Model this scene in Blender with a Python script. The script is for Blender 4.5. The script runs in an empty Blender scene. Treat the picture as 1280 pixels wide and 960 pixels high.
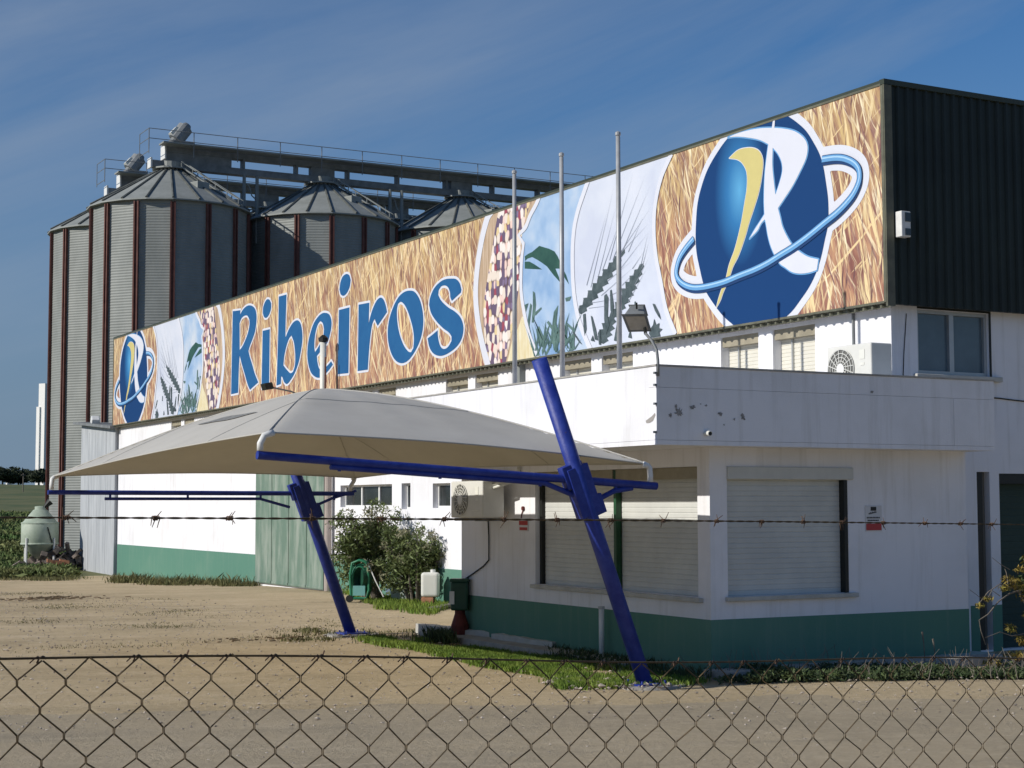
import bpy, bmesh, math, random
import numpy as np
from mathutils import Vector, Matrix, noise as mnoise
R_=math.radians
random.seed(7); rng=np.random.default_rng(7)
S=bpy.context.scene; COL=S.collection
# ---------------------------------------------------------------- camera
FPX=2052.3; PITCH=0.0729428509; ROLL=-0.00243084; YAW=-0.5009874; H=2.0
cy,sy=math.cos(YAW),math.sin(YAW); cp,sp=math.cos(PITCH),math.sin(PITCH)
Fw=Vector((-sy*cp,cy*cp,sp)); Rt=Vector((cy,sy,0)); Up=Rt.cross(Fw)
cr,sr=math.cos(ROLL),math.sin(ROLL)
CX=cr*Rt+sr*Up; CY=-sr*Rt+cr*Up
cam=bpy.data.cameras.new('camera'); camo=bpy.data.objects.new('camera',cam); COL.objects.link(camo)
camo.matrix_world=Matrix(((CX[0],CY[0],-Fw[0],0),(CX[1],CY[1],-Fw[1],0),(CX[2],CY[2],-Fw[2],H),(0,0,0,1)))
cam.sensor_width=36; cam.lens=36*FPX/1280; cam.clip_start=.05; cam.clip_end=6000
S.camera=camo
# ---------------------------------------------------------------- light
SUN_AZ=4.5; SUN_EL=28.6
W=bpy.data.worlds.new('World'); S.world=W; W.use_nodes=True
n=W.node_tree.nodes; l=W.node_tree.links; n.clear()
sky=n.new('ShaderNodeTexSky'); sky.sky_type='NISHITA'; sky.sun_disc=False
sky.sun_elevation=R_(SUN_EL); sky.sun_rotation=R_(-(90-SUN_AZ)); sky.air_density=1.0; sky.dust_density=.0; sky.ozone_density=2.0; sky.altitude=100
bg=n.new('ShaderNodeBackground'); out=n.new('ShaderNodeOutputWorld')
tc=n.new('ShaderNodeTexCoord'); mp=n.new('ShaderNodeMapping'); mp.inputs['Rotation'].default_value=(R_(0),R_(0),R_(0)); mp.inputs['Scale'].default_value=(.9,1.0,5.0); mq=n.new('ShaderNodeMapping'); mq.inputs['Rotation'].default_value=(R_(0),R_(24),R_(29))
nz=n.new('ShaderNodeTexNoise'); nz.inputs['Scale'].default_value=1.6; nz.inputs['Detail'].default_value=7; nz.inputs['Roughness'].default_value=.58; nz.inputs['Distortion'].default_value=.6
rp=n.new('ShaderNodeValToRGB'); rp.color_ramp.elements[0].position=.44; rp.color_ramp.elements[1].position=.8
rp.color_ramp.elements[0].color=(0,0,0,1); rp.color_ramp.elements[1].color=(.62,.62,.62,1)
mx=n.new('ShaderNodeMix'); mx.data_type='RGBA'; mx.inputs['B'].default_value=(3.7,4.6,6.0,1)
l.new(tc.outputs['Generated'],mq.inputs[0]); l.new(mq.outputs[0],mp.inputs[0]); l.new(mp.outputs[0],nz.inputs['Vector']); l.new(nz.outputs['Fac'],rp.inputs[0])
l.new(rp.outputs[0],mx.inputs['Factor']); wb=n.new('ShaderNodeMix'); wb.data_type='RGBA'; wb.blend_type='MULTIPLY'; wb.inputs['Factor'].default_value=1; wb.inputs['B'].default_value=(.46,.80,1.14,1); l.new(sky.outputs[0],wb.inputs['A']); sp0=n.new('ShaderNodeSeparateXYZ'); l.new(tc.outputs['Generated'],sp0.inputs[0]); mr0=n.new('ShaderNodeMapRange'); mr0.interpolation_type='SMOOTHSTEP'; mr0.inputs[1].default_value=.30; mr0.inputs[2].default_value=0; mr0.inputs[3].default_value=0; mr0.inputs[4].default_value=.92; l.new(sp0.outputs[2],mr0.inputs[0])
hz0=n.new('ShaderNodeMix'); hz0.data_type='RGBA'; hz0.inputs['B'].default_value=(2.35,3.3,4.7,1); l.new(wb.outputs['Result'],hz0.inputs['A']); l.new(mr0.outputs[0],hz0.inputs['Factor']); l.new(hz0.outputs['Result'],mx.inputs['A']); l.new(mx.outputs['Result'],bg.inputs[0])
bg.inputs[1].default_value=.068; l.new(bg.outputs[0],out.inputs[0])
sl=bpy.data.lights.new('sun','SUN'); sl.energy=3.9; sl.angle=R_(.5); sl.color=(1,.95,.87)
so=bpy.data.objects.new('sun',sl); COL.objects.link(so)
sd=Vector((-math.cos(R_(SUN_AZ))*math.cos(R_(SUN_EL)),math.sin(R_(SUN_AZ))*math.cos(R_(SUN_EL)),math.sin(R_(SUN_EL))))
so.rotation_euler=sd.to_track_quat('Z','Y').to_euler()
S.view_settings.view_transform='Standard'; S.view_settings.look='None'; S.view_settings.exposure=0.12; S.view_settings.gamma=1; S.view_settings.use_curve_mapping=False
# ---------------------------------------------------------------- measuring helpers (photo pixel -> point on a real plane)
def ray(x,y): return CX*((x-640)/FPX)-CY*((y-480)/FPX)+Fw
O=Vector((0,0,H))
def gr(x,y,z=0): d=ray(x,y); return O+d*((z-H)/d.z)
def px(x,y,X): d=ray(x,y); return O+d*(X/d.x)
def py(x,y,Y): d=ray(x,y); return O+d*(Y/d.y)
# ---------------------------------------------------------------- materials
def newmat(name):
    m=bpy.data.materials.new(name); m.use_nodes=True; b=m.node_tree.nodes['Principled BSDF']; return m,m.node_tree.nodes,m.node_tree.links,b
def mat(name,c,rough=.7,metal=0,var=.12,vs=2.0,bump=0,bs=30,c2=None,thr=(.35,.7),stretch=(1,1,1),spec=.4,trans=0,island=0,tcol=None):
    m,n,l,b=newmat(name); b.inputs['Roughness'].default_value=rough; b.inputs['Metallic'].default_value=metal; b.inputs['Specular IOR Level'].default_value=spec
    tc=n.new('ShaderNodeTexCoord'); mp=n.new('ShaderNodeMapping'); mp.inputs['Scale'].default_value=stretch; l.new(tc.outputs['Object'],mp.inputs[0])
    nz=n.new('ShaderNodeTexNoise'); nz.inputs['Scale'].default_value=vs; nz.inputs['Detail'].default_value=8; nz.inputs['Roughness'].default_value=.65; l.new(mp.outputs[0],nz.inputs['Vector'])
    rp=n.new('ShaderNodeValToRGB'); rp.color_ramp.elements[0].position=thr[0]; rp.color_ramp.elements[1].position=thr[1]
    if c2 is None: a=[x*(1-var) for x in c]; d=[min(1,x*(1+var)) for x in c]
    else: a,d=c,c2
    rp.color_ramp.elements[0].color=(*a,1); rp.color_ramp.elements[1].color=(*d,1)
    l.new(nz.outputs['Fac'],rp.inputs[0]); src=rp.outputs[0]
    if island:
        g=n.new('ShaderNodeNewGeometry'); hs=n.new('ShaderNodeHueSaturation'); mr=n.new('ShaderNodeMapRange'); mr.inputs[3].default_value=1-island; mr.inputs[4].default_value=1+island
        l.new(g.outputs['Random Per Island'],mr.inputs[0]); l.new(mr.outputs[0],hs.inputs['Value']); l.new(src,hs.inputs['Color']); src=hs.outputs[0]
    l.new(src,b.inputs['Base Color'])
    if bump:
        n2=n.new('ShaderNodeTexNoise'); n2.inputs['Scale'].default_value=bs; n2.inputs['Detail'].default_value=5; l.new(mp.outputs[0],n2.inputs['Vector'])
        bp=n.new('ShaderNodeBump'); bp.inputs['Strength'].default_value=bump; bp.inputs['Distance'].default_value=.02; l.new(n2.outputs['Fac'],bp.inputs['Height']); l.new(bp.outputs[0],b.inputs['Normal'])
    if trans:
        t=n.new('ShaderNodeBsdfTranslucent'); ms=n.new('ShaderNodeMixShader'); ms.inputs[0].default_value=trans; o=n['Material Output']
        (l.new(src,t.inputs[0]) if tcol is None else setattr(t.inputs[0],'default_value',(*tcol,1))); l.new(b.outputs[0],ms.inputs[1]); l.new(t.outputs[0],ms.inputs[2]); l.new(ms.outputs[0],o.inputs[0])
    return m
def wallmat(name,c,dirt,streak=.55):
    """painted render: blotches, vertical rain streaks, fine grain"""
    m,n,l,b=newmat(name); b.inputs['Roughness'].default_value=.85; b.inputs['Specular IOR Level'].default_value=.2
    tc=n.new('ShaderNodeTexCoord')
    def nz(sc,scale,det=6):
        mp=n.new('ShaderNodeMapping'); mp.inputs['Scale'].default_value=sc; l.new(tc.outputs['Object'],mp.inputs[0])
        t=n.new('ShaderNodeTexNoise'); t.inputs['Scale'].default_value=scale; t.inputs['Detail'].default_value=det; t.inputs['Roughness'].default_value=.6; l.new(mp.outputs[0],t.inputs['Vector']); return t.outputs['Fac']
    a=nz((1,1,1),.8); s=nz((5,5,.35),1.6); f=nz((1,1,1),60,3)
    def ramp(x,p0,p1,v):
        r=n.new('ShaderNodeMapRange'); r.inputs[1].default_value=p0; r.inputs[2].default_value=p1; r.inputs[3].default_value=0; r.inputs[4].default_value=v; l.new(x,r.inputs[0]); return r.outputs[0]
    ad=n.new('ShaderNodeMath'); ad.operation='ADD'; l.new(ramp(a,.48,.75,.35),ad.inputs[0]); l.new(ramp(s,.52,.8,streak),ad.inputs[1]); ad.use_clamp=True
    mx=n.new('ShaderNodeMix'); mx.data_type='RGBA'; mx.inputs['A'].default_value=(*c,1); mx.inputs['B'].default_value=(*dirt,1); l.new(ad.outputs[0],mx.inputs['Factor'])
    m2=n.new('ShaderNodeMix'); m2.data_type='RGBA'; m2.blend_type='MULTIPLY'; m2.inputs['Factor'].default_value=.35; l.new(mx.outputs['Result'],m2.inputs['A']); l.new(f,m2.inputs['B'])
    g=n.new('ShaderNodeGamma'); l.new(mx.outputs['Result'],b.inputs['Base Color'])
    bp=n.new('ShaderNodeBump'); bp.inputs['Strength'].default_value=.25; bp.inputs['Distance'].default_value=.01; l.new(f,bp.inputs['Height']); l.new(bp.outputs[0],b.inputs['Normal'])
    return m
M={}
M['white']=wallmat('white_render',(.785,.785,.815),(.50,.49,.47),.5)
M['whiteshade']=M['white']
M['green']=wallmat('green_paint',(.10,.225,.17),(.18,.28,.22),.5)
M['greendoor']=mat('green_sheet_door',(.13,.20,.155),.6,0,c2=(.33,.37,.32),thr=(.45,.75),stretch=(1,1.5,.35),vs=2.2,bump=.2)
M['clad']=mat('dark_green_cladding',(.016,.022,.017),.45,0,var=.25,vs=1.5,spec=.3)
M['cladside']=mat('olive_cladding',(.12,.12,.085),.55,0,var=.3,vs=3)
M['trim']=mat('dark_trim',(.035,.045,.03),.5)
M['galv']=mat('galvanised_steel',(.20,.215,.205),.65,.1,c2=(.28,.295,.28),thr=(.3,.75),stretch=(1,1,.5),vs=1.1,bump=.1,bs=8)
M['galvroof']=mat('galvanised_roof',(.22,.235,.22),.65,.1,c2=(.32,.335,.32),vs=1.4)
M['galvdark']=mat('weathered_steel',(.15,.16,.165),.6,.15,c2=(.26,.275,.28),vs=2.5)
M['redrib']=mat('red_oxide_steel',(.10,.035,.027),.7,0,c2=(.16,.065,.05),vs=4)
M['shed']=mat('grey_sheet_metal',(.36,.38,.40),.6,.1,c2=(.52,.54,.56),stretch=(2,2,.25),vs=2.5,bump=.1)
M['blue']=mat('blue_paint',(.010,.026,.22),.5,0,c2=(.035,.065,.33),vs=7,thr=(.4,.8),spec=.4,bump=.15)
M['bluedk']=M['blue']
_n=M['blue'].node_tree.nodes; _l=M['blue'].node_tree.links; _b=_n['Principled BSDF']; _src=_b.inputs['Base Color'].links[0].from_socket
_t=_n.new('ShaderNodeTexNoise'); _t.inputs['Scale'].default_value=9; _t.inputs['Detail'].default_value=9; _t.inputs['Roughness'].default_value=.8; _c=_n.new('ShaderNodeTexCoord'); _l.new(_c.outputs['Object'],_t.inputs['Vector'])
_m=_n.new('ShaderNodeMapRange'); _m.inputs[1].default_value=.64; _m.inputs[2].default_value=.67; _l.new(_t.outputs['Fac'],_m.inputs[0])
_x=_n.new('ShaderNodeMix'); _x.data_type='RGBA'; _x.inputs['B'].default_value=(.10,.055,.035,1); _l.new(_src,_x.inputs['A']); _l.new(_m.outputs[0],_x.inputs['Factor']); _l.new(_x.outputs['Result'],_b.inputs['Base Color'])
M['fabric']=mat('shade_fabric',(.46,.445,.405),.85,0,c2=(.56,.545,.50),vs=.9,thr=(.3,.75),stretch=(1,1,1),bump=.25,bs=3,trans=.12,tcol=(.30,.22,.10))
M['whitemetal']=mat('white_metal',(.7,.7,.68),.45,0,var=.1,vs=6)
M['shutter']=mat('beige_shutter',(.62,.60,.52),.6,0,c2=(.68,.66,.58),vs=2)
M['shuttergrey']=mat('grey_white_shutter',(.50,.51,.49),.6,0,c2=(.60,.61,.58),vs=2)
M['shutterbox']=mat('shutter_box',(.30,.27,.2),.7,0,var=.2,vs=3)
M['guide']=mat('dark_guide',(.012,.014,.012),.5)
M['greenmetal']=mat('dark_green_metal',(.015,.07,.03),.45,0,var=.25,vs=5)
M['glass']=mat('window_glass',(.09,.13,.16),.12,0,var=.2,vs=1.2,spec=.7)
M['glassdk']=mat('dark_window_glass',(.03,.035,.035),.1,0,var=.3,vs=3,spec=.6)
M['alu']=mat('aluminium_frame',(.45,.46,.46),.4,.5)
M['acbody']=mat('ac_casing',(.58,.58,.54),.5,0,c2=(.66,.66,.62),vs=3)
M['acdark']=mat('ac_grille',(.13,.13,.12),.5)
M['pole']=mat('painted_pole',(.40,.41,.42),.45,.2,var=.15,vs=5)
M['concrete']=mat('concrete',(.30,.29,.27),.9,0,c2=(.45,.43,.39),vs=5,bump=.5,bs=40)
M['sill']=mat('pale_sill',(.42,.41,.37),.85,0,c2=(.56,.55,.51),vs=4)
M['rust']=mat('rusty_wire',(.045,.032,.014),.75,.1,c2=(.115,.08,.04),vs=60,thr=(.35,.65))
M['rust2']=mat('rusty_barb',(.07,.04,.025),.8,.1,c2=(.15,.09,.055),vs=60)
M['plast']=mat('white_plastic',(.68,.68,.62),.5,0,var=.08)
M['hosegreen']=mat('green_plastic',(.02,.16,.08),.45,0,var=.2,vs=6)
M['boxgreen']=mat('dark_green_box',(.012,.06,.035),.45,0,var=.2,vs=6)
M['redbrown']=mat('red_brown_base',(.12,.022,.016),.7,0,var=.3,vs=8)
M['brick']=mat('orange_brick',(.38,.18,.10),.9,0,var=.2,vs=9)
M['hopper']=mat('pale_green_fibreglass',(.30,.36,.28),.55,0,c2=(.44,.49,.40),vs=2.5)
M['leaf']=mat('oleander_leaf',(.065,.10,.028),.6,0,c2=(.20,.235,.09),vs=2.5,island=.55,trans=.15)
M['leafgrey']=mat('dry_leaf',(.13,.125,.07),.75,0,c2=(.32,.31,.20),vs=2,island=.5)
M['grass']=mat('green_grass',(.09,.17,.018),.7,0,c2=(.25,.31,.05),vs=1.6,island=.4,trans=.15)
M['drygrass']=mat('dry_weeds',(.075,.095,.03),.8,0,c2=(.20,.17,.075),vs=1.8,island=.4)
M['yellowleaf']=mat('yellow_leaf',(.13,.13,.02),.7,0,c2=(.30,.2,.05),vs=6,island=.5,trans=.15)
M['darkweed']=mat('dark_creeper',(.03,.055,.018),.7,0,c2=(.075,.10,.035),vs=3,island=.5)
M['bark']=mat('grey_bark',(.13,.11,.09),.9,0,c2=(.25,.22,.18),vs=10)
M['junk']=mat('scrap',(.05,.045,.04),.8,0,c2=(.30,.24,.20),vs=1.7,thr=(.4,.6),island=.7)
M['offwhite']=mat('pale_panel',(.42,.50,.45),.6)
M['paleblue']=mat('pale_blue_plastic',(.3,.4,.6),.5)
M['redsign']=mat('red_print',(.42,.05,.05),.6)
M['farwhite']=mat('far_concrete',(.82,.81,.78),.9,0,var=.05)
M['tear']=mat('grey_stain',(.13,.13,.13),.9,0,c2=(.3,.3,.28),vs=9)
M['signwhite']=mat('print_white',(.62,.64,.71),.6,0,var=.02,spec=.15)
M['emblue']=mat('print_navy',(.018,.075,.22),.5,0,var=.06,vs=1)
M['letter']=mat('print_blue',(.017,.098,.255),.6,0,c2=(.022,.118,.285),vs=2,spec=.15)
M['ringblue']=mat('print_light_blue',(.13,.32,.58),.6,0,var=.05,spec=.15)
M['ringdk']=mat('print_deep_blue',(.01,.045,.15),.5)
M['yellow']=mat('print_pale_gold',(.56,.49,.20),.6,0,var=.05,spec=.15)
M['ear']=mat('print_grey_green',(.035,.055,.062),.6,0,c2=(.09,.12,.13),vs=9)
M['awn']=mat('print_awn_grey',(.24,.27,.32),.6,0,var=.1)
M['leafprint']=mat('print_dark_green',(.012,.06,.05),.6,0,c2=(.03,.1,.075),vs=3)
M['stalk']=mat('print_stalk_green',(.04,.09,.09),.6,0,c2=(.13,.22,.2),vs=5)
M['cream']=mat('print_cream_husk',(.62,.52,.28),.6,0,c2=(.74,.70,.55),vs=2,stretch=(1,6,1))
M['husk']=mat('print_brown_husk',(.33,.22,.13),.6,0,c2=(.62,.5,.38),vs=1.5,stretch=(1,9,.6))
# emblem disc: printed radial highlight
m,n,l,b=newmat('print_globe_blue'); M['globe']=m; b.inputs['Roughness'].default_value=.6; b.inputs['Specular IOR Level'].default_value=.15
tc=n.new('ShaderNodeTexCoord'); mp=n.new('ShaderNodeMapping'); mp.vector_type='POINT'; mp.inputs['Location'].default_value=(0,0,0)
def radial(m,n,l,b,cs):
    sep=n.new('ShaderNodeSeparateXYZ'); l.new(tc.outputs['Object'],sep.inputs[0])
    acc=None
    for (Y0,Z0) in cs:
        a=n.new('ShaderNodeMath'); a.operation='SUBTRACT'; a.inputs[1].default_value=Y0; l.new(sep.outputs[1],a.inputs[0])
        c=n.new('ShaderNodeMath'); c.operation='SUBTRACT'; c.inputs[1].default_value=Z0; l.new(sep.outputs[2],c.inputs[0])
        a2=n.new('ShaderNodeMath'); a2.operation='MULTIPLY'; a2.inputs[1].default_value=1.35; l.new(a.outputs[0],a2.inputs[0])
        c2=n.new('ShaderNodeMath'); c2.operation='MULTIPLY'; c2.inputs[1].default_value=.75; l.new(c.outputs[0],c2.inputs[0])
        v=n.new('ShaderNodeCombineXYZ'); l.new(a2.outputs[0],v.inputs[0]); l.new(c2.outputs[0],v.inputs[1])
        ln=n.new('ShaderNodeVectorMath'); ln.operation='LENGTH'; l.new(v.outputs[0],ln.inputs[0])
        if acc is None: acc=ln.outputs['Value']
        else:
            mn=n.new('ShaderNodeMath'); mn.operation='MINIMUM'; l.new(acc,mn.inputs[0]); l.new(ln.outputs['Value'],mn.inputs[1]); acc=mn.outputs[0]
    rp=n.new('ShaderNodeValToRGB'); e=rp.color_ramp.elements; e[0].position=0; e[0].color=(.10,.34,.58,1); e[1].position=.85; e[1].color=(.007,.044,.15,1)
    x=rp.color_ramp.elements.new(.4); x.color=(.03,.16,.37,1)
    l.new(acc,rp.inputs[0]); l.new(rp.outputs[0],b.inputs['Base Color'])
SHIFT=32.73
pc=px(925,238,14.535); radial(m,n,l,b,[(pc.y,pc.z),(pc.y+SHIFT,pc.z)])
# straw print
def strawmat():
    m,n,l,b=newmat('print_straw'); b.inputs['Roughness'].default_value=.6; b.inputs['Specular IOR Level'].default_value=.15
    tc=n.new('ShaderNodeTexCoord')
    def strand(ang,sc,stretch,seed,dist=.25):
        mp=n.new('ShaderNodeMapping'); mp.inputs['Rotation'].default_value=(R_(ang),0,0); mp.inputs['Location'].default_value=(seed,0,0)
        m2=n.new('ShaderNodeMapping'); m2.inputs['Scale'].default_value=(1,1,stretch)
        l.new(tc.outputs['Object'],mp.inputs[0]); l.new(mp.outputs[0],m2.inputs[0])
        t=n.new('ShaderNodeTexNoise'); t.inputs['Scale'].default_value=sc; t.inputs['Detail'].default_value=3; t.inputs['Roughness'].default_value=.6; t.inputs['Distortion'].default_value=dist
        l.new(m2.outputs[0],t.inputs['Vector']); return t.outputs['Fac']
    def rmp(x,p0,p1):
        r=n.new('ShaderNodeMapRange'); r.inputs[1].default_value=p0; r.inputs[2].default_value=p1; l.new(x,r.inputs[0]); return r.outputs[0]
    base=n.new('ShaderNodeValToRGB'); e=base.color_ramp.elements; e[0].position=.32; e[0].color=(.24,.135,.115,1); e[1].position=.72; e[1].color=(.58,.46,.27,1)
    x=e.new(.45); x.color=(.38,.25,.18,1); x=e.new(.57); x.color=(.50,.37,.23,1)
    l.new(strand(14,4.0,.17,3.1,1.3),base.inputs[0]); col=base.outputs[0]
    # broad tint: golden at the top, plum below, from large noise
    sep=n.new('ShaderNodeSeparateXYZ'); l.new(tc.outputs['Object'],sep.inputs[0])
    big=n.new('ShaderNodeTexNoise'); big.inputs['Scale'].default_value=.5; big.inputs['Detail'].default_value=3; l.new(tc.outputs['Object'],big.inputs['Vector'])
    ad=n.new('ShaderNodeMath'); ad.operation='MULTIPLY_ADD'; ad.inputs[1].default_value=2.1; l.new(big.outputs['Fac'],ad.inputs[0]); 
    zz=rmp(sep.outputs[2],4.6,7.7); sb=n.new('ShaderNodeMath'); sb.operation='SUBTRACT'; sb.inputs[1].default_value=1.05; l.new(zz,sb.inputs[0]); l.new(sb.outputs[0],ad.inputs[2])
    tint=n.new('ShaderNodeMix'); tint.data_type='RGBA'; tint.blend_type='MULTIPLY'; tint.inputs['Factor'].default_value=.75
    tr=n.new('ShaderNodeValToRGB'); e=tr.color_ramp.elements; e[0].position=.25; e[0].color=(.82,.53,.50,1); e[1].position=.75; e[1].color=(1.0,.93,.66,1)
    l.new(ad.outputs[0],tr.inputs[0]); l.new(col,tint.inputs['A']); l.new(tr.outputs[0],tint.inputs['B']); col=tint.outputs['Result']
    for ang,sc,st,seed,c,lo,hi in ((22,12,.09,9.3,(.27,.15,.13),.54,.64),(8,12,.08,1.7,(.64,.50,.28),.55,.65),(-18,12,.08,5.5,(.70,.56,.32),.58,.66),(35,11,.08,2.9,(.70,.58,.38),.59,.67),(-58,9,.07,7.7,(.72,.55,.30),.63,.69),(15,22,.06,4.4,(.80,.70,.48),.58,.65),(12,6,.07,12.2,(.74,.58,.32),.60,.66),(-28,6,.07,14.2,(.70,.52,.30),.62,.67),(-5,20,.08,8.1,(.13,.065,.07),.58,.67),(28,24,.08,6.6,(.20,.10,.10),.60,.68)):
        mx=n.new('ShaderNodeMix'); mx.data_type='RGBA'; mx.inputs['B'].default_value=(*c,1); l.new(col,mx.inputs['A']); l.new(rmp(strand(ang,sc,st,seed),lo,hi),mx.inputs['Factor']); col=mx.outputs['Result']
    l.new(col,b.inputs['Base Color']); return m
M['straw']=strawmat()
def cornmat():
    m,n,l,b=newmat('print_corn_kernels'); b.inputs['Roughness'].default_value=.5
    tc=n.new('ShaderNodeTexCoord'); mp=n.new('ShaderNodeMapping'); mp.inputs['Scale'].default_value=(0,1.15,.72); l.new(tc.outputs['Object'],mp.inputs[0])
    v=n.new('ShaderNodeTexVoronoi'); v.inputs['Scale'].default_value=8.2; v.inputs['Randomness'].default_value=.55; l.new(mp.outputs[0],v.inputs['Vector'])
    v2=n.new('ShaderNodeTexVoronoi'); v2.feature='DISTANCE_TO_EDGE'; v2.inputs['Scale'].default_value=8.2; v2.inputs['Randomness'].default_value=.55; l.new(mp.outputs[0],v2.inputs['Vector'])
    sp_=n.new('ShaderNodeSeparateColor'); l.new(v.outputs['Color'],sp_.inputs[0])
    rp=n.new('ShaderNodeValToRGB'); rp.color_ramp.interpolation='CONSTANT'; e=rp.color_ramp.elements
    e[0].position=0; e[0].color=(.13,.09,.15,1); e[1].position=.2; e[1].color=(.72,.63,.55,1)
    for p,c in ((.42,(.80,.72,.68)),(.58,(.68,.54,.30)),(.7,(.30,.06,.09)),(.78,(.75,.56,.50)),(.9,(.2,.15,.25))): x=e.new(p); x.color=(*c,1)
    l.new(sp_.outputs[0],rp.inputs[0])
    mr=n.new('ShaderNodeMapRange'); mr.inputs[1].default_value=.03; mr.inputs[2].default_value=.14; l.new(v2.outputs[0],mr.inputs[0])
    mx=n.new('ShaderNodeMix'); mx.data_type='RGBA'; mx.inputs['A'].default_value=(.10,.055,.05,1); l.new(rp.outputs[0],mx.inputs['B']); m4=n.new('ShaderNodeMapRange'); m4.inputs[1].default_value=.80; m4.inputs[2].default_value=.60; l.new(v.outputs['Distance'],m4.inputs[0]); l.new(m4.outputs[0],mx.inputs['Factor'])
    l.new(mx.outputs['Result'],b.inputs['Base Color']); return m
M['corn']=cornmat()
def printsky(name,c0,c1,c2):
    m,n,l,b=newmat(name); b.inputs['Roughness'].default_value=.5
    tc=n.new('ShaderNodeTexCoord'); nz=n.new('ShaderNodeTexNoise'); nz.inputs['Scale'].default_value=1.0; nz.inputs['Detail'].default_value=4; l.new(tc.outputs['Object'],nz.inputs['Vector'])
    rp=n.new('ShaderNodeValToRGB'); e=rp.color_ramp.elements; e[0].position=.35; e[0].color=(*c0,1); e[1].position=.68; e[1].color=(*c2,1); x=e.new(.5); x.color=(*c1,1)
    l.new(nz.outputs['Fac'],rp.inputs[0]); l.new(rp.outputs[0],b.inputs['Base Color']); return m
M['psky']=printsky('print_cloudy_sky',(.20,.34,.56),(.34,.47,.65),(.54,.60,.68))
M['ppale']=printsky('print_pale_lilac',(.52,.56,.67),(.57,.61,.70),(.62,.65,.73))
def groundmat(name,road):
    m,n,l,b=newmat(name); b.inputs['Roughness'].default_value=.95; b.inputs['Specular IOR Level'].default_value=.15
    tc=n.new('ShaderNodeTexCoord')
    def nz(sc,scale,det=8,rg=.65,rot=0):
        mp=n.new('ShaderNodeMapping'); mp.inputs['Scale'].default_value=sc; mp.inputs['Rotation'].default_value=(0,0,R_(rot)); l.new(tc.outputs['Object'],mp.inputs[0])
        t=n.new('ShaderNodeTexNoise'); t.inputs['Scale'].default_value=scale; t.inputs['Detail'].default_value=det; t.inputs['Roughness'].default_value=rg; l.new(mp.outputs[0],t.inputs['Vector']); return t.outputs['Fac']
    def str_(rot,sc,scale,seed):
        m0=n.new('ShaderNodeMapping'); m0.inputs['Rotation'].default_value=(0,0,R_(rot)); m0.inputs['Location'].default_value=(seed,seed*3,0); m1=n.new('ShaderNodeMapping'); m1.inputs['Scale'].default_value=sc
        l.new(tc.outputs['Object'],m0.inputs[0]); l.new(m0.outputs[0],m1.inputs[0]); t=n.new('ShaderNodeTexNoise'); t.inputs['Scale'].default_value=scale; t.inputs['Detail'].default_value=9; t.inputs['Roughness'].default_value=.68; t.inputs['Distortion'].default_value=.5; l.new(m1.outputs[0],t.inputs['Vector']); return t.outputs['Fac']
    def rmp(x,p0,p1,v=1):
        r=n.new('ShaderNodeMapRange'); r.inputs[1].default_value=p0; r.inputs[2].default_value=p1; r.inputs[4].default_value=v; l.new(x,r.inputs[0]); return r.outputs[0]
    def mix(a,c,f,mode='MIX'):
        x=n.new('ShaderNodeMix'); x.data_type='RGBA'; x.blend_type=mode
        if isinstance(a,tuple): x.inputs['A'].default_value=(*a,1)
        else: l.new(a,x.inputs['A'])
        if isinstance(c,tuple): x.inputs['B'].default_value=(*c,1)
        else: l.new(c,x.inputs['B'])
        l.new(f,x.inputs['Factor']); return x.outputs['Result']
    if road: base,dk,lt=(.42,.345,.235),(.30,.255,.185),(.52,.435,.31)
    else: base,dk,lt=(.50,.395,.245),(.31,.245,.15),(.64,.53,.37)
    c=mix(base,dk,rmp(nz((1,1,1),.35),.48,.72,.7)); c=mix(c,lt,rmp(nz((1,1,1),1.1,10,.7),.55,.72,.6))
    c=mix(c,dk,rmp(str_(20,(.30,1.1,1),.8,1),.52,.68,.65)); c=mix(c,lt,rmp(str_(17,(.28,1.2,1),1.1,7),.56,.70,.6)); c=mix(c,dk,rmp(str_(24,(.07,1.6,1),1.2,3),.60,.69,.6))      # tyre tracks / drainage streaks running with the yard
    c=mix(c,(.115,.09,.06),rmp(nz((1,1,1),3.5,9,.75),.62,.78,.6))
    c=mix(c,lt,rmp(nz((1,1,1),7,10,.8),.50,.66,.55)); c=mix(c,dk,rmp(nz((1,1,1),9.7,10,.8),.53,.68,.6)); c=mix(c,(.20,.15,.10),rmp(nz((1,1,1),19,6,.8),.58,.70,.5))
    c=mix(c,(.52,.46,.38),rmp(nz((1,1,1),26,3,.6),.63,.74,.45))    # pale pebbles
    c=mix(c,(.10,.08,.06),rmp(nz((1,1,1),34,3,.6),.64,.74,.4))    # dark pebbles
    if not road:
        c=mix(c,(.10,.125,.04),rmp(nz((1,1,1),1.7,10,.75),.66,.74,.6))
    l.new(c,b.inputs['Base Color'])
    bp=n.new('ShaderNodeBump'); bp.inputs['Strength'].default_value=.9; bp.inputs['Distance'].default_value=.03; l.new(nz((1,1,1),14,8,.75),bp.inputs['Height']); l.new(bp.outputs[0],b.inputs['Normal'])
    return m
M['dirt']=groundmat('packed_dirt',False); M['road']=groundmat('dusty_asphalt',True)
M['field']=mat('field_soil',(.055,.085,.024),.95,0,c2=(.16,.15,.06),vs=.15,thr=(.35,.7),bump=.6,bs=3)
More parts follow.
